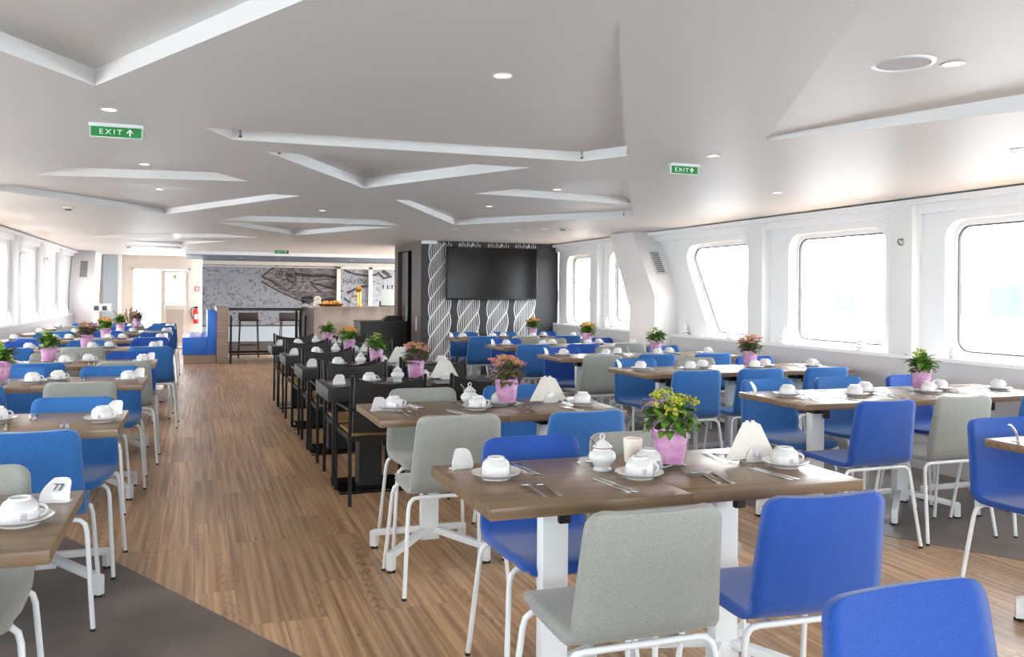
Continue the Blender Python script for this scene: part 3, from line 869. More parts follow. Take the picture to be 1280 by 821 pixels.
def saucer_proto():
    o = MB().lathe([(0, .004), (.030, .004), (.034, 0), (.046, 0), (.048, .004), (.075, .016), (.082, .021), (.082, .023), (.074, .0195), (.050, .010), (.038, .008), (0, .008)], 32).build('saucer', M['porcelain'], smooth=True)
    return o
SAU = saucer_proto()
def fork_proto():
    mb = MB()
    out = [(-.0035, 0), (.0035, 0), (.0055, .01)]
    hnd = [(-.006, -.095), (.006, -.095), (.007, -.088), (.0035, -.01), (.003, .02), (.010, .034), (.0125, .045), (-.0125, .045), (-.010, .034), (-.003, .02), (-.0035, -.01), (-.007, -.088)]
    hnd = [(x * 1.25, y) for x, y in hnd]
    mb.extr(hnd, .0022, rot('X', 0) @ tr(0, 0, .004))
    for i in range(4):
        x = -.0135 + i * .0077
        mb.box(x, x + .0040, .044, .092, .004, .0056)
    for v in range(len(mb.v)):
        x, y, z = mb.v[v]; mb.v[v] = (x, y, z + .010 * math.exp(-((y - .02) / .03) ** 2) - .003 * (y < -.05))
    return mb.build('fork', M['steel'])
FORK = fork_proto()
def knife_proto():
    mb = MB()
    mb.extr([(-.007, -.105), (.007, -.105), (.0085, -.02), (.006, .0), (.009, .012), (.010, .06), (.006, .10), (-.002, .112), (-.006, .10), (-.006, .0), (-.0085, -.02)], .004)
    return mb.build('table_knife', M['steel'], bevel=.001)
KNIFE = knife_proto()
def card_proto():
    t = empty('table_stand')
    # curved quarter-round upright leaf leaning back, on a small foot
    mb = MB(); n = 10; vs = []
    for k in range(2):
        for i in range(n + 1):
            f = i / n; z = .004 + .062 * f; y = .030 * f * f - k * .002
            xl = -.044 + .030 * f ** 2.2; xr = .044 - .006 * f - .010 * max(0, f - .85) / .15
            for q in range(5):
                u = q / 4; x = xl + (xr - xl) * u
                vs.append((x, y + .010 * math.cos((u - .5) * PI) + .02, z))
    W = 5; o = W * (n + 1)
    fs = [(i * W + j, i * W + j + 1, (i + 1) * W + j + 1, (i + 1) * W + j) for i in range(n) for j in range(W - 1)]
    fs += [tuple(o + q for q in f[::-1]) for f in fs]
    loop = [j for j in range(W)] + [i * W + W - 1 for i in range(1, n + 1)] + [n * W + j for j in range(W - 2, -1, -1)] + [i * W for i in range(n - 1, 0, -1)]
    fs += [(loop[q], loop[(q + 1) % len(loop)], o + loop[(q + 1) % len(loop)], o + loop[q]) for q in range(len(loop))]
    mb.add(vs, fs); mb.build('front', M['porcelain'], t, smooth=True)
    MB().box(-.038, .038, .016, .052, 0, .005).build('foot', M['porcelain'], t, bevel=.001)
    return t
CARD = card_proto()
def sugar_proto():
    t = empty('sugar_bowl')
    MB().lathe([(0, 0), (.030, 0), (.033, .004), (.027, .014), (.030, .022), (.045, .036), (.049, .048), (.045, .062), (.032, .072), (.030, .080), (0, .080)], 28).build('bowl', M['porcelain'], t, smooth=True)
    MB().lathe([(0, .080), (.034, .080), (.035, .083), (.022, .096), (.010, .106), (.006, .110), (0, .110)], 28).build('lid', M['porcelain'], t, smooth=True)
    MB().lathe([(.0345, .0795), (.0362, .0812), (.0345, .083)], 28).build('lid_band', mat('maroon_band', (120, 60, 66), .4), t, smooth=True)
    MB().tube([(.010 * math.cos(a), 0, .118 + .010 * math.sin(a)) for a in [i * PI / 8 for i in range(17)]], .003, 8).build('knob', M['porcelain'], t, smooth=True)
    MB().tube([(-.022, 0, .082), (-.038, 0, .098), (-.060, 0, .122)], [.002, .002, .003], 6).build('spoon_handle', M['steel'], t, smooth=True)
    return t
SUG = sugar_proto()
def holder_proto():
    t = empty('napkin_holder')
    MB().lathe([(0, 0), (.05, 0), (.055, .006), (.048, .009), (0, .009)], 24, Matrix.Diagonal((1, .75, 1, 1))).build('foot', M['porcelain'], t, smooth=True)
    for y in (-.026, .020):
        pts = [(.045 * math.cos(a), .008 + .052 * math.sin(a)) for a in [i * PI / 12 for i in range(13)]]
        MB().extr(pts, .006, Matrix(((1, 0, 0, 0), (0, 0, 1, y), (0, 1, 0, 0), (0, 0, 0, 1)))).build('side_plate', M['porcelain'], t, bevel=.002)
    mb = MB()
    for s in ((-.014, .014, -.018, .012), (.014, -.012, .0, .028)): mb.tube([(-.012, -.0275, .022), (-.012, -.0275, .036)], .0008, 4)
    mb.tube([(.012, -.0275, .022), (.012, -.0275, .036)], .0008, 4); mb.tube([(-.016, -.0275, .022), (.016, -.0275, .022)], .0008, 4)
    mb.build('emblem', M['emblem'], t)
    return t
HOLD = holder_proto()
def napkins_proto():
    mb = MB(); rnd = random.Random(3)
    for i in range(6):
        y = -.019 + i * .0062; dx = -.040 + i * .0160; h = .138 + (0, .006, -.004, .004, -.006, -.012)[i]; hwid = .086 - .004 * abs(i - 2)
        poly = [(-hwid + dx, .004), (hwid + dx, .004), (dx + .006, h), (dx - .006, h)]
        mb.extr(poly, .0022, Matrix(((1, 0, 0, 0), (0, .0, 1, y), (0, 1, 0, .006), (0, 0, 0, 1))))
    return mb.build('paper_napkin_stack', M['paper'])
NAP = napkins_proto()

def pot_proto(kind, seed):
    rnd = random.Random(seed)
    t = empty('potted_plant')
    MB().lathe([(0, 0), (.050, 0), (.052, .004), (.055, .02), (.069, .135), (.066, .135), (.053, .022), (.049, .010), (0, .010)], 28).build('glass_vase', M['vase'], t, smooth=True)
    prof = []; mb = MB(); n = 28; vs = []
    levels = [(.0, .022), (.046, .022), (.049, .034), (.0535, .065), (.0555, .075), (.055, .085), (.059, .105), (.0625, .126), (.060, .142), (.052, .142), (.045, .128), (0, .124)]
    for r, z in levels:
        for k in range(n):
            j = 1 + (rnd.uniform(-.02, .02) if z > .02 else 0)
            a = 2 * PI * k / n; vs.append((r * j * math.cos(a), r * j * math.sin(a), z + (rnd.uniform(-.006, .008) if r > .05 and z > .12 else 0)))
    fs = [(i * n + k, i * n + (k + 1) % n, (i + 1) * n + (k + 1) % n, (i + 1) * n + k) for i in range(len(levels) - 1) for k in range(n)]
    mb.add(vs, fs).build('pink_wrap', M['pink'], t, smooth=True)
    # leaves
    mb = MB()
    def leaf(base, d, up, ln_, wd):
        d = Vector(d).normalized(); side = d.cross(Vector((0, 0, 1))).normalized()
        rowsN = 5; vs = []
        for i in range(rowsN + 1):
            f = i / rowsN
            c = Vector(base) + d * (ln_ * f) + Vector((0, 0, up * f - .55 * ln_ * f * f))
            hw = wd * math.sin(PI * min(.97, .12 + .85 * f)) ** .7
            for u in (-1, 0, 1): vs.append(c + side * (hw * u) + Vector((0, 0, .18 * wd * (abs(u)))))
        mb.add(vs, [(i * 3 + j, i * 3 + j + 1, (i + 1) * 3 + j + 1, (i + 1) * 3 + j) for i in range(rowsN) for j in range(2)])
    for i in range(105):
        a = rnd.uniform(0, 2 * PI); h = rnd.uniform(.125, .20); r = rnd.uniform(.008, .03)
        leaf((r * math.cos(a), r * math.sin(a), h), (math.cos(a), math.sin(a), 0), rnd.uniform(.01, .10), rnd.uniform(.05, .10), rnd.uniform(.015, .026))
    mb.build('foliage', M['leaf' if kind != 'rose' else 'leafdark'], t, smooth=True)
    st = MB(); bl = MB(); b2 = MB()
    for i in range(17 if kind != 'green' else 4):
        a = rnd.uniform(0, 2 * PI); r = .092 * math.sqrt((i + .5) / 17.0); z = rnd.uniform(.235, .275) - 3.6 * r * r
        x, y = r * math.cos(a * 1.0 + i * 2.4), r * math.sin(a + i * 2.4)
        st.tube([(x * .3, y * .3, .14), (x * .8, y * .8, .19), (x, y, z)], .0018, 5)
        for k in range(20):
            q = (x + rnd.gauss(0, .012), y + rnd.gauss(0, .012), z + rnd.uniform(-.004, .010))
            tgt = bl if rnd.random() < .72 else b2
            s = rnd.uniform(.0036, .0056)
            tgt.lathe([(0, -s), (s * .9, -s * .3), (s, s * .3), (s * .4, s), (0, s)], 6, tr(*q))
    if st.v: st.build('stems', M['leafdark'], t)
    c1, c2_ = {'yellow': ('yellow', 'leafdark'), 'orange': ('orange', 'yellow'), 'rose': ('rose', 'yellow'), 'green': ('yellow', 'leaf')}[kind]
    if bl.v: bl.build('blossoms', M[c1], t, kind='stuff')
    if b2.v: b2.build('buds', M[c2_], t, kind='stuff')
    if kind in ('yellow', 'rose'):
        fb = MB()
        for i in range(26):
            a = rnd.uniform(0, 2 * PI); pts = []
            r = rnd.uniform(.05, .09); z = rnd.uniform(.13, .23); R = rnd.uniform(.015, .045)
            for k in range(12):
                q = a + k * .16; w_ = k * .75
                pts.append(((r + R * .6 * math.cos(w_)) * math.cos(q), (r + R * .6 * math.cos(w_)) * math.sin(q), z + R * math.sin(w_) * .8))
            fb.tube(pts, .0008, 4, cap=False)
        fb.build('curly_fibre', M['fibre'], t)
    return t
POT = {k: pot_proto(k, i) for i, k in enumerate(('yellow', 'orange', 'rose', 'green'))}

# ================================================================ LAYOUT
ORD = ['first', 'second', 'third', 'fourth', 'fifth', 'sixth', 'seventh', 'eighth']
CN = {'royal': 'royal blue', 'azure': 'azure blue', 'grey': 'light grey'}
def setting(xc, yf, yb, side, where, cut, rz_noise=True):
    """place setting: side -1 near (guest faces +Y), +1 far side"""
    s = 1 if side < 0 else -1
    y0 = yf if side < 0 else yb
    a = 0 if side < 0 else PI
    j = lambda v: random.uniform(-v, v)
    cx, cy = xc + s * .26 + j(.012), y0 + s * .27 + j(.012)
    h = setting.h
    place(SAU, (cx, cy, h), 0, 'white saucer under upturned cup, ' + where, 'saucer', 'saucers on the tables')
    place(CUP, (cx, cy, h + .0085), j(.5) + (0 if side < 0 else .4), 'upturned white coffee cup on saucer, ' + where, 'cup', 'coffee cups on the tables')
    if cut:
        place(FORK, (xc - s * .15, y0 + s * .185, h), a + .10 + j(.05), 'steel fork, outer of the pair, ' + where, 'fork', 'forks on the tables')
        place(FORK, (xc - s * .105, y0 + s * .175, h), a + .12 + j(.05), 'steel fork, inner of the pair, ' + where, 'fork', 'forks on the tables')
        place(KNIFE, (xc + s * .115, y0 + s * .17, h), a + .12 + j(.04), 'steel knife, inner of the pair, ' + where, 'knife', 'knives on the tables')
        place(KNIFE, (xc + s * .138, y0 + s * .168, h), a + .14 + j(.04), 'steel knife, outer of the pair, ' + where, 'knife', 'knives on the tables')
setting.h = T

def row(kind, idx, x_edge, dirx, nsq, yc, seatsN, seatsF, colN, colF, rowname, cut, pot, potx, cupN=None, cupF=None):
    """kind L/R/C. x_edge: aisle edge; dirx direction in which squares continue"""
    names = {2: ['aisle end', 'inner end'], 3: ['aisle end', 'middle', 'window end']}[nsq]
    seatn = names if len(seatsN) == nsq else names
    yf, yb = yc - SQ / 2, yc + SQ / 2
    for i in range(nsq):
        cx = x_edge + dirx * (SQ / 2 + i * (SQ + .002))
        place(TB, (cx, yc, 0), 0, 'square walnut topped table with white cross base, %s of %s' % (names[i], rowname), 'table', 'square tables set in rows')
    for lst, cl, side, nm, cups in ((seatsN, colN, -1, 'near side', cupN or seatsN), (seatsF, colF, 1, 'far side', cupF or seatsF)):
        for i, (xc, c) in enumerate(zip(lst, cl)):
            e = names[min(i, len(names) - 1)]
            if c:
                rz = (0 if side < 0 else PI) + random.uniform(-.05, .05)
                y = (yf - .08 if side < 0 else yb - .06) + random.uniform(-.02, .02)
                place(CH[c], (xc, y, 0), rz, '%s shell chair, %s %s, %s' % (CN[c], nm, e, rowname), 'chair', '%s shell chairs' % CN[c])
            setting(cups[i], yf, yb, side, '%s %s, %s' % (nm, e, rowname), cut)
    if pot:
        place(POT[pot], (potx, yc + .04, T), random.uniform(0, 6), {'yellow': 'yellow flowering', 'orange': 'orange flowering', 'rose': 'rosy flowering', 'green': 'green leafy'}[pot]
              + ' plant in pink wrapped glass vase, ' + rowname, 'plant', 'potted plants on the tables')

# centre tables
setting.h = T
row('C', 0, .79, 1, 2, 2.675, [1.135, 1.69], [1.23, 1.68], ['grey', 'royal'], ['royal', 'grey'], 'nearest centre table', True, 'yellow', 1.585, [1.14, 1.745], [1.21, 1.76])
row('C', 1, .83, 1, 2, 4.455, [1.135, 1.76], [1.24, 1.82], ['grey', 'azure'], ['grey', 'azure'], 'second centre table', True, 'rose', 1.60)
place(CH['royal'], (1.295, 1.08, 0), PI + .03, 'royal blue shell chair cut off by the bottom right corner', 'chair', 'royal blue shell chairs')
for (cx, cy), (hx, hy), (sxx, syy), nm in (((.885, 2.90), (1.95, 2.74), (1.335, 2.75), 'nearest centre table'), ((.905, 4.47), (1.88, 4.55), (1.40, 4.53), 'second centre table')):
    place(CARD, (cx, cy, T), .25, 'blank white porcelain stand at left end of ' + nm, 'table stand', 'white table stands')
    place(HOLD, (hx, hy, T), -.05, 'white porcelain napkin holder on ' + nm, 'napkin holder', 'napkin holders')
    place(NAP, (hx - .01, hy, T + .003), -.05, 'fanned white paper napkins standing in holder, ' + nm, 'napkins', 'napkin stacks')
    place(SUG, (sxx, syy, T), .35, 'white lidded sugar bowl with spoon on ' + nm, 'sugar bowl', 'sugar bowls')
o = MB().lathe([(0, 0), (.030, 0), (.034, .06), (.036, .082), (.033, .086), (.0, .088)], 24).build('tealight_glass', M['candle'], smooth=True)
o.location = (1.515, 2.865, T); tag(o, 'frosted pale beaker behind the cup beside the nearest plant', 'glass')

# right window rows
RY = [2.545, 4.385, 6.255, 7.87, 9.55, 11.35]
G = 'grey'; A = 'azure'; R = 'royal'
RN = [[None, None, None], [R, G, A], [A, A, A], [G, A, A], [A, R, G], [A, G, A]]
RF = [[R, None, None], [A, A, R], [A, G, R], [R, G, A], [R, G, R], [A, A, R]]
RP = [None, 'green', 'rose', 'green', 'orange', 'orange']
for i, y in enumerate(RY):
    rn = '%s right window row' % ORD[i]
    row('R', i, 3.24, 1, 3, y, [3.50, 4.08, 4.68], [3.52 if i == 0 else 3.58, 4.17, 4.80], RN[i], RF[i], rn, i < 4, RP[i], 4.44, [3.55, 4.14, 4.74], [3.67, 4.26, 4.86])
    place(CARD, (3.34, y + (.26 if i else .22), T), .75, 'small white porcelain stand at the aisle end, ' + rn, 'table stand', 'white table stands')
# left window rows
LY = [2.63, 4.53, 6.46, 8.08, 10.0, 11.8, 13.6, 15.4]
LN = [[G, None, None], [A, A, None], [G, A, A], [G, A, G], [A, G, A], [R, G, R], [G, R, A], [R, A, G]]
LF = [[G, A, None], [A, G, A], [A, A, G], [R, G, A], [R, A, R], [R, R, A], [A, R, G], [A, R, A]]
LXN = [-.725, -.64, -.65, -.53, -.42, -.5, -.52, -.5]
LXF = [-.68, -.60, -.58, -.55, -.5, -.5, -.5, -.5]
LPX = [0, 0, -1.2, -1.15, -1.07, -1.05, -1.02, -.9]
LP = [None, None, 'green', 'green', 'rose', 'orange', 'green', 'rose']
for i, y in enumerate(LY):
    rn = '%s left window row' % ORD[i]
    row('L', i, -.32, -1, 3, y, [LXN[i] - q * .61 for q in range(3)], [LXF[i] - q * .61 for q in range(3)], LN[i], LF[i], rn, i < 4, LP[i], LPX[i], [-.68, -1.27, -1.86], [-.60, -1.20, -1.80])
    c = place(CARD, (-.385, y + .16, T), -.3, 'small white porcelain stand at the aisle end, ' + rn if i else 'white porcelain stand printed with two black marks on the nearest left table', 'table stand', 'white table stands')
    if i == 0: card0 = c
text('77', .030, M['print'], card0, tr(.004, .0345, .040) @ rot('X', PI / 2 - .45) @ tr(0, 0, .0015))

# black wicker tables
BY = [6.2, 7.7, 9.15, 10.75]
setting.h = .74
BP = ['rose', 'green', 'orange', 'green']
for i, y in enumerate(BY):
    rn = '%s black wicker table row' % ORD[i]
    for k in (0, 1):
        place(WTB, (1.165 + k * .69, y, 0), 0, 'dark square wicker table with pedestal, %s of %s' % (('aisle end', 'inner end')[k], rn), 'table', 'black wicker tables')
        for side, nm in ((-1, 'near side'), (1, 'far side')):
            e = ('aisle end', 'inner end')[k]
            xc = 1.17 + k * .67
            place(WCH, (xc, y + side * .33, 0), (0 if side < 0 else PI) + random.uniform(-.04, .04), 'black wicker armchair, %s %s, %s' % (nm, e, rn), 'chair', 'black wicker armchairs')
            if side > 0 and k == 0: continue
            setting(xc - .28 * (k == 0) * (side < 0), y - .335, y + .335, side, '%s %s, %s' % (nm, e, rn), False)
    place(CARD, (.93, y - .16, .74), 0, 'white porcelain stand beside the aisle cup, ' + rn, 'table stand', 'white table stands')
    place(POT[BP[i]], (1.51, y + .02, .74), random.uniform(0, 6), {'orange': 'orange flowering', 'rose': 'rosy flowering', 'green': 'green leafy'}[BP[i]] + ' plant in pink wrapped vase, ' + rn, 'plant', 'potted plants on the tables')
    place(SUG, (1.36, y - .05, .74), .3, 'white lidded sugar bowl with spoon, ' + rn, 'sugar bowl', 'sugar bowls')
    place(HOLD, (1.74, y + .03, .74), 0, 'white porcelain napkin holder, ' + rn, 'napkin holder', 'napkin holders')
    place(NAP, (1.73, y + .03, .743), 0, 'fanned white paper napkins in holder, ' + rn, 'napkins', 'napkin stacks')

# ---- banquette and high table
t = empty('banquette', (-.24, 17.4, 0))
MB().box(.02, .60, .02, 2.2, 0, .17).build('plinth', M['bartop'], t)
MB().box(0, .44, 0, 2.2, .17, .50).build('seat_cushion', M['vinylblue'], t, bevel=.02)
MB().box(.44, .61, 0, 2.2, .17, .99).build('back_cushion', M['vinylblue'], t, bevel=.02)
MB().box(.61, .82, -.05, 2.2, 0, 1.06).build('side_panel', M['bartop'], t)
tag(t, 'blue padded banquette bench backed by a wooden panel at far end', 'bench')
t = empty('high_table', (.59, 17.6, 0))
MB().box(-.01, 1.40, 0, .9, 1.0, 1.055).build('tabletop', M['cabinet'], t, bevel=.004)
MB().box(.02, 1.38, .05, .88, 1.055, 1.062).build('glass_plate', M['glassgreen'], t)
for x, y in ((1.33, .05), (1.33, .8)): MB().box(x, x + .045, y, y + .045, 0, 1.0).build('leg', M['blackmetal'], t)
MB().box(.03, 1.33, .84, .88, .12, .17).build('foot_rail', M['blackmetal'], t)
tag(t, 'black framed high bar table beyond the black wicker chairs', 'table')
t = empty('standing_frame', (.60, 17.3, 0))
for x in (0, 1.38): MB().box(x, x + .04, 0, .04, 0, .91).build('post', M['blackmetal'], t)
MB().box(.04, 1.38, .005, .035, .16, .19).build('foot_rail', M['blackmetal'], t)
tag(t, 'low black frame of two posts in front of high table', 'frame')
def stool():
    t = empty('bar_stool')
    MB().box(-.2, .2, -.18, .18, .76, .78).build('seat', M['black'], t, bevel=.01)
    MB().box(-.2, .2, .15, .18, .78, .93).build('low_back', M['plinth'], t, bevel=.01)
    for x in (-1, 1):
        for y in (-1, 1): MB().tube([(x * .17, y * .15, .77), (x * .2, y * .19, 0)], .010, 6).build('leg', M['blackmetal'], t)
    mb = MB()
    for a, b in (((-.19, -.17), (.19, -.17)), ((-.19, .17), (.19, .17)), ((-.19, -.17), (-.19, .17)), ((.19, -.17), (.19, .17))):
        mb.tube([(a[0], a[1], .27), (b[0], b[1], .27)], .007, 6)
    mb.build('foot_ring', M['blackmetal'], t)
    return t
ST = stool()
place(ST, (1.02, 18.75, 0), 0, 'dark bar stool behind the left half of high table', 'stool', 'bar stools')
place(ST, (1.84, 18.75, 0), 0, 'dark bar stool behind the right end of high table', 'stool', 'bar stools')

# ---- bar counter and things on it
t = empty('bar_counter', (2.06, 16.5, 0))
MB().box(0, 3.3, 0, .62, 0, 1.07).build('front_panel', M['concrete'], t)
MB().box(-.01, .05, .02, 2.0, 0, 1.07).build('end_panel', M['brownwall'], t)
MB().box(-.02, 3.3, -.015, .66, 1.07, 1.10).build('worktop', M['concrete'], t, bevel=.003)
tag(t, 'concrete look bar counter under the fish mural', 'bar')
t = empty('service_cabinet', (2.50, 14.1, 0))
MB().box(0, .72, 0, .6, 0, .88).build('body', M['cabinet'], t, bevel=.006)
MB().box(-.01, .73, -.01, .61, .88, .905).build('top', M['cabinet'], t)
tag(t, 'dark grey service cabinet in front of the bar counter', 'cabinet')
mb = MB()
for i in range(4): mb.box(-.16 + i * .03, .16, -.12 + i * .01, .12, i * .022, i * .022 + .018)
o = mb.build('stacked_trays', M['black']); o.location = (3.07, 14.4, .905); tag(o, 'stack of black trays on the dark service cabinet', 'trays')
# basket with bread, napkin figure
t = empty('bread_basket', (2.38, 16.75, 1.10))
MB().lathe([(0, 0), (.20, 0), (.28, .05), (.27, .05), (.19, .012), (0, .012)], 24).build('tray', M['gold'], t, smooth=True)
rnd = random.Random(5)
for i in range(14):
    a = rnd.uniform(0, 6.28); r = rnd.uniform(0, .2)
    MB().lathe([(0, -.03), (.03, -.02), (.042, 0), (.03, .02), (0, .028)], 10, tr(r * math.cos(a), r * math.sin(a), .04 + rnd.uniform(0, .05))).build('bread_roll', M['bread'], t, smooth=True)
tag(t, 'low tray heaped with golden bread rolls on bar counter', 'basket')
o = MB().lathe([(0, 0), (.07, 0), (.09, .05), (.06, .11), (.075, .15), (.04, .19), (0, .2)], 12).build('folded_cloth', M['paper'], smooth=True)
o.location = (2.15, 16.72, 1.10); tag(o, 'white folded cloth bundle left of the bread rolls', 'cloth')
t = empty('beer_tap', (2.95, 16.8, 1.10))
MB().lathe([(0, 0), (.05, 0), (.05, .01), (.035, .015), (.035, .27), (.045, .28), (0, .28)], 16).build('column', M['gold'], t, smooth=True)
MB().lathe([(0, .27), (.04, .285), (.065, .33), (.04, .38), (0, .395)], 16).build('finial', M['gold'], t, smooth=True)
MB().tube([(-.03, 0, .2), (-.12, -.02, .2), (-.13, -.02, .17)], .016, 8).build('spout', M['gold'], t, smooth=True)
tag(t, 'brass beer tap column standing on the bar counter', 'tap')
t = empty('menu_screen', (3.52, 16.75, 1.10))
MB().box(-.15, .17, 0, .03, .02, .34).build('panel', M['signwhite'], t, bevel=.004)
MB().box(-.06, .06, -.05, .07, 0, .02).build('foot', M['steel'], t)
tag(t, 'white upright panel at right end of the bar counter', 'panel')
t0 = empty('bottle')
MB().lathe([(0, 0), (.036, 0), (.038, .01), (.038, .18), (.014, .24), (.013, .30), (0, .30)], 14).build('body', mat('dark_bottle_glass', (26, 30, 24), .12), t0, smooth=True)
MB().lathe([(0, .29), (.0145, .29), (.0145, .32), (0, .32)], 10).build('cap', M['black'], t0, smooth=True)
for i, x in enumerate((3.46, 3.55, 3.64, 3.73)):
    place(t0, (x, 17.0, 1.2), 0, 'dark bottle above the white panel on bar, number %s from left' % ['one', 'two', 'three', 'four'][i], 'bottle', 'dark bottles on the bar')
o = MB().box(3.40, 4.0, 16.92, 17.1, 1.10, 1.2).build('bottle_step', M['black']); tag(o, 'black step shelf carrying the bottles on bar', 'shelf')

# ---- wall things at the far end
t = empty('fire_extinguisher', (0.0, YD - .09, .60)); t.scale = (.85, .85, .85)
MB().lathe([(0, 0), (.07, 0), (.078, .02), (.078, .34), (.05, .40), (.025, .42), (0, .42)], 16).build('cylinder', M['red'], t, smooth=True)
MB().box(-.05, .05, -.02, .02, .42, .47).build('valve', M['black'], t)
MB().tube([(-.03, 0, .45), (-.12, -.02, .42), (-.14, -.02, .30), (-.09, -.03, .12)], .012, 8).build('hose', M['black'], t, smooth=True)
MB().box(-.045, .045, -.083, -.076, .12, .26).build('label_plate', M['signwhite'], t)
tag(t, 'red fire extinguisher hanging on the wall beside far door', 'extinguisher')
t = empty('alarm_call_point', (.02, YD - .02, 1.42))
MB().box(-.05, .05, -.03, .02, -.05, .05).build('housing', M['red'], t, bevel=.005)
MB().box(-.03, .03, -.034, -.029, -.03, .03).build('press_panel', M['signwhite'], t)
tag(t, 'small red square alarm call point above fire extinguisher', 'alarm button')
t = empty('wall_unit', (-1.86, 19.7, 1.02))
MB().box(-.12, .20, -.2, .12, -.08, .07).build('housing', M['white'], t, bevel=.006)
for x in (-.09, .06): MB().box(x, x + .09, -.206, -.199, -.06, .03).build('grille', M['gasket'], t)
tag(t, 'white boxy unit with two dark grilles at left wall end', 'wall unit')
t = empty('dried_arrangement', (-1.2, 18.2, 0))
MB().lathe([(0, 0), (.12, 0), (.15, .3), (.11, .6), (.10, .6), (.12, .3), (0, .02)], 20).build('vase', M['bartop'], t, smooth=True)
mb = MB(); rnd = random.Random(9)
for i in range(16):
    a = rnd.uniform(0, 6.28); r = rnd.uniform(.08, .3)
    mb.tube([(0, 0, .5), (r * .5 * math.cos(a), r * .5 * math.sin(a), .8), (r * math.cos(a), r * math.sin(a), rnd.uniform(.85, 1.08))], [.004, .006, .014], 6)
mb.build('branches', mat('dry_brown', (150, 120, 104), .8), t)
tag(t, 'brownish dried branches standing before the bright open far doorway', 'arrangement')

# ---- ceiling fittings
def downlight_proto():
    t = empty('downlight')
    MB().lathe([(.028, .002), (.040, .0), (.044, -.004), (.036, -.006), (.028, -.002)], 24).build('trim_ring', M['white'], t, smooth=True)
    MB().lathe([(0, -.0015), (.029, -.0015), (.029, .0005), (0, .0005)], 20).build('lamp_face', M['lamp'], t)
    l = bpy.data.lights.new('downlight_beam', 'SPOT'); l.energy = SPOT_W; l.color = (1, .84, .66); l.spot_size = 1.9; l.spot_blend = .8; l.shadow_soft_size = .03
    o = bpy.data.objects.new('downlight_beam', l); COL.objects.link(o); o.parent = t; o.location = (0, 0, -.012)
    return t
DL = downlight_proto()
def dz_at(x, y):
    for h in REC:
        if inpoly(x, y, h):
            V, F = holed(h, [])
            for f in F:
                if inpoly(x, y, [V[i] for i in f]):
                    from mathutils.geometry import barycentric_transform
                    ps = [Vector((V[i][0], V[i][1], 0)) for i in f]
                    zs = [Vector((0, 0, min(h, key=lambda p: (p[0] - V[i][0]) ** 2 + (p[1] - V[i][1]) ** 2)[2])) for i in f]
                    return barycentric_transform(Vector((x, y, 0)), ps[0], ps[1], ps[2], zs[0], zs[1], zs[2]).z
    return 0
lights = [(-.37, 4.24), (1.06, 3.05), (2.56, 2.42), (2.78, 4.31), (4.24, 5.67), (4.16, 3.49), (-.33, 6.29), (-.30, 7.90), (2.64, 6.28), (2.72, 8.2),
          (3.03, 10.5), (-1.2, 11.9), (-.31, 10.95), (1.2, 9.0), (1.21, 10.9), (2.2, 13.5), (2.6, 16.2), (.58, 16.1), (1.54, 16.8), (3.8, 10.3), (4.04, 10.0), (4.39, 10.0),
          (1.1, 13.2), (-.3, 14.2)]
for i, (x, y) in enumerate(lights):
    d_ = 'near' if y < 5 else 'middle' if y < 9 else 'far'
    s_ = 'left' if x < .3 else 'centre' if x < 2.2 else 'right'
    same = sorted([p for p in lights if (('near' if p[1] < 5 else 'middle' if p[1] < 9 else 'far') == d_ and ('left' if p[0] < .3 else 'centre' if p[0] < 2.2 else 'right') == s_)], key=lambda p: p[1])
    k = same.index((x, y))
    place(DL, (x, y, CZ + dz_at(x, y)), 0, 'warm recessed spotlight in %s %s ceiling, %s nearest there' % (d_, s_, ORD[k]), 'ceiling light', 'recessed ceiling spotlights')
for i, x in enumerate((.9, 1.7, 2.5, 3.3)):
    place(DL, (x, 19.8, CZ - .086), 0, 'recessed spotlight in blue grey soffit over the bar, %s from left' % ORD[i], 'ceiling light', 'recessed ceiling spotlights')
t = empty('ceiling_loudspeaker', (2.36, 2.45, CZ + dz_at(2.36, 2.45)))
MB().lathe([(.088, .0), (.094, -.008), (.106, -.006), (.110, .001)], 36).build('ring', M['white'], t, smooth=True)
MB().lathe([(0, -.007), (.086, -.005), (.088, 0)], 36).build('grille', mat('speaker_mesh_grey', (196, 200, 206), .6), t, smooth=True)
tag(t, 'round flush loudspeaker in the ceiling at upper right', 'loudspeaker')
def sprinkler():
    t = empty('smoke_detector')
    MB().lathe([(0, -.035), (.025, -.035), (.035, -.02), (.05, -.015), (.052, 0)], 20).build('housing', M['paper'], t, smooth=True)
    MB().lathe([(.026, -.034), (.033, -.024), (.034, -.022)], 20).build('sensor_slots', M['gasket'], t)
    return t
SP = sprinkler()
place(SP, (-1.18, 9.45, CZ), 0, 'round smoke detector on the left ceiling above window columns', 'smoke detector', 'smoke detectors')
place(SP, (4.18, 9.75, CZ), 0, 'round smoke detector on the ceiling above television area', 'smoke detector', 'smoke detectors')
place(SP, (-1.18, 17.4, CZ), 0, 'round smoke detector on far left ceiling near the door', 'smoke detector', 'smoke detectors')
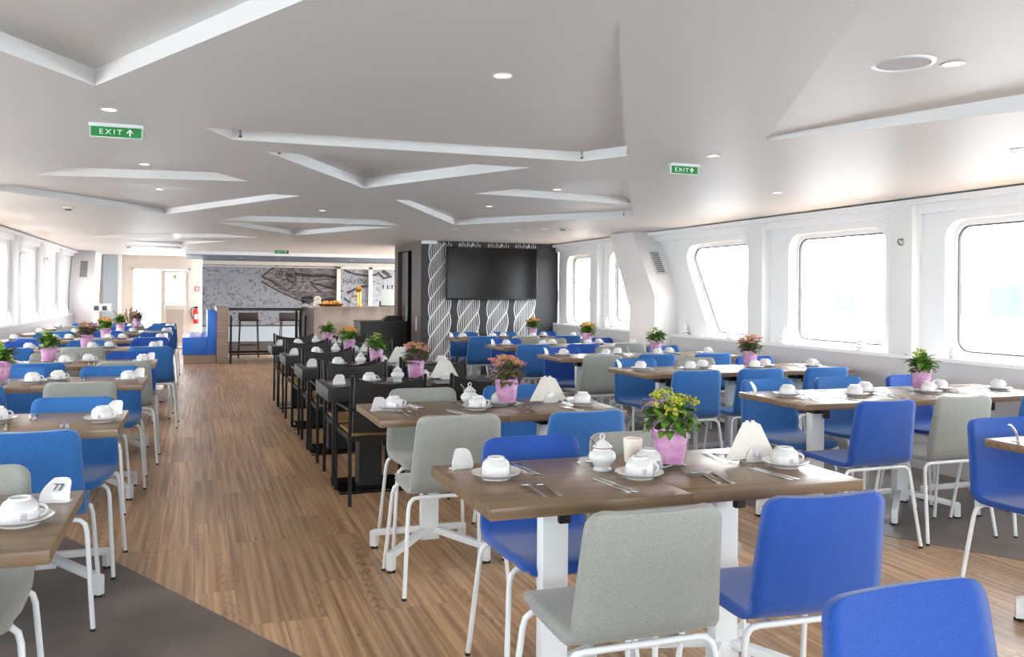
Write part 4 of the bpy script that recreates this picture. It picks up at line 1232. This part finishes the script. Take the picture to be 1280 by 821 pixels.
# small nozzles fixed in the recess edges
def nozzle():
    t = empty('ceiling_nozzle')
    MB().tube([(0, 0, .03), (0, 0, .0), (.006, -.004, -.014)], .006, 8).build('stem', M['steel'], t, smooth=True)
    MB().lathe([(0, -.016), (.010, -.014), (.006, -.006), (0, -.004)], 10).build('head', M['gasket'], t, smooth=True)
    return t
NZ = nozzle()
for x, y, nm in ((.21, 4.79, 'at left end of the largest ceiling recess'), (2.15, 4.74, 'near right end of the largest ceiling recess'), (2.31, 4.46, 'in right corner of the largest ceiling recess'),
                 (3.55, 6.84, 'in right corner of the middle right recess'), (4.1, 8.0, 'in right corner of the recess before television'), (.45, 5.28, 'at left tip of the second centre recess')):
    place(NZ, (x, y, CZ + .02), 0, 'small metal sprinkler nozzle ' + nm, 'sprinkler', 'ceiling sprinklers')
# exit signs
def exit_sign(x, y, wd, h, label, zt=CZ, arrow=True):
    t = empty('exit_sign', (x, y, zt))
    MB().box(-wd / 2 - .008, wd / 2 + .008, -.02, .02, -.016, 0).build('ceiling_bar', M['white'], t, bevel=.002)
    MB().box(-wd / 2, wd / 2, -.005, .005, -.016 - h, -.016).build('sign_plate', M['litsign'], t)
    m = MB(); m.box(-wd / 2 - .003, -wd / 2, -.006, .006, -.019 - h, -.016); m.box(wd / 2, wd / 2 + .003, -.006, .006, -.019 - h, -.016); m.box(-wd / 2, wd / 2, -.006, .006, -.019 - h, -.016 - h)
    m.build('clear_edge', M['signwhite'], t)
    text('EXIT', h * .74, M['signwhite'], t, tr(-wd * .11, -.0062, -.016 - h * .52) @ FRONT @ Matrix.Diagonal((1.15, 1, 1, 1)))
    ax = wd * .27; zc = -.016 - h * .5
    m = MB(); m.box(ax - .004, ax + .004, -.0065, -.005, zc - h * .34, zc + h * .2)
    m.add([(ax - h * .3, -.0065, zc + h * .02), (ax, -.0065, zc + h * .4), (ax + h * .3, -.0065, zc + h * .02), (ax + h * .3, -.0065, zc - h * .14), (ax, -.0065, zc + h * .2), (ax - h * .3, -.0065, zc - h * .14)],
          [(0, 1, 4, 5), (1, 2, 3, 4)])
    m.build('arrow', M['signwhite'], t)
    tag(t, label, 'exit sign', 'green exit signs')
exit_sign(-.37, 4.62, .225, .047, 'green exit sign under the ceiling at upper left')
exit_sign(2.80, 4.66, .185, .044, 'green exit sign under the ceiling at right of centre')
exit_sign(1.54, 17.3, .26, .06, 'small far green exit sign before the bar soffit')

# ---- things on the window walls
def hook():
    t = empty('wall_hook')
    MB().box(-.004, .012, -.012, .012, -.03, .03).build('plate', M['steel'], t)
    MB().tube([(-.004, 0, .015), (-.03, 0, .022), (-.04, 0, .005), (-.03, 0, -.02), (-.01, 0, -.028)], .005, 8).build('ring', M['gasket'], t, smooth=True)
    return t
HK = hook()
place(HK, (XR - .012, 5.64, 1.83), 0, 'dark ring shaped hook on the nearest right window column', 'hook', 'hooks on the window columns')
place(HK, (XL + .012, 13.85, 1.86), PI, 'dark hook on the nearest visible left window column', 'hook', 'hooks on the window columns')
place(HK, (XL + .012, 15.95, 1.86), PI, 'dark hook on the second visible left window column', 'hook', 'hooks on the window columns')
def orn():
    t = empty('sill_ornament')
    MB().lathe([(0, 0), (.045, 0), (.048, .01), (.034, .02), (.056, .03), (.040, .05), (.046, .058), (.028, .075), (.034, .085), (.014, .11), (.005, .15), (0, .155)], 20).build('body', M['frame'], t, smooth=True)
    MB().lathe([(0, .15), (.006, .156), (0, .163)], 10).build('tip', M['porcelain'], t, smooth=True)
    return t
OR = orn()
for y, nm in ((5.15, 'by the nearest window'), (6.15, 'before the second window, nearer'), (7.22, 'before the second window, farther'), (8.15, 'before the slanted window, nearer'), (9.1, 'before the slanted window, farther'), (11.2, 'beyond the raked pillar')):
    place(OR, (XR + .045, y, SILL), 0, 'small white tiered ornament on right sill ' + nm, 'ornament', 'white ornaments on the sills')
for y, nm in ((13.4, 'before the nearest visible column'), (14.6, 'after the first visible column'), (15.4, 'before the second visible column'), (16.9, 'before the third visible column'), (17.6, 'beside the third visible column'), (18.9, 'near the far vent')):
    place(OR, (XL - .045, y, SILL), 0, 'small white tiered ornament on left sill ' + nm, 'ornament', 'white ornaments on the sills')
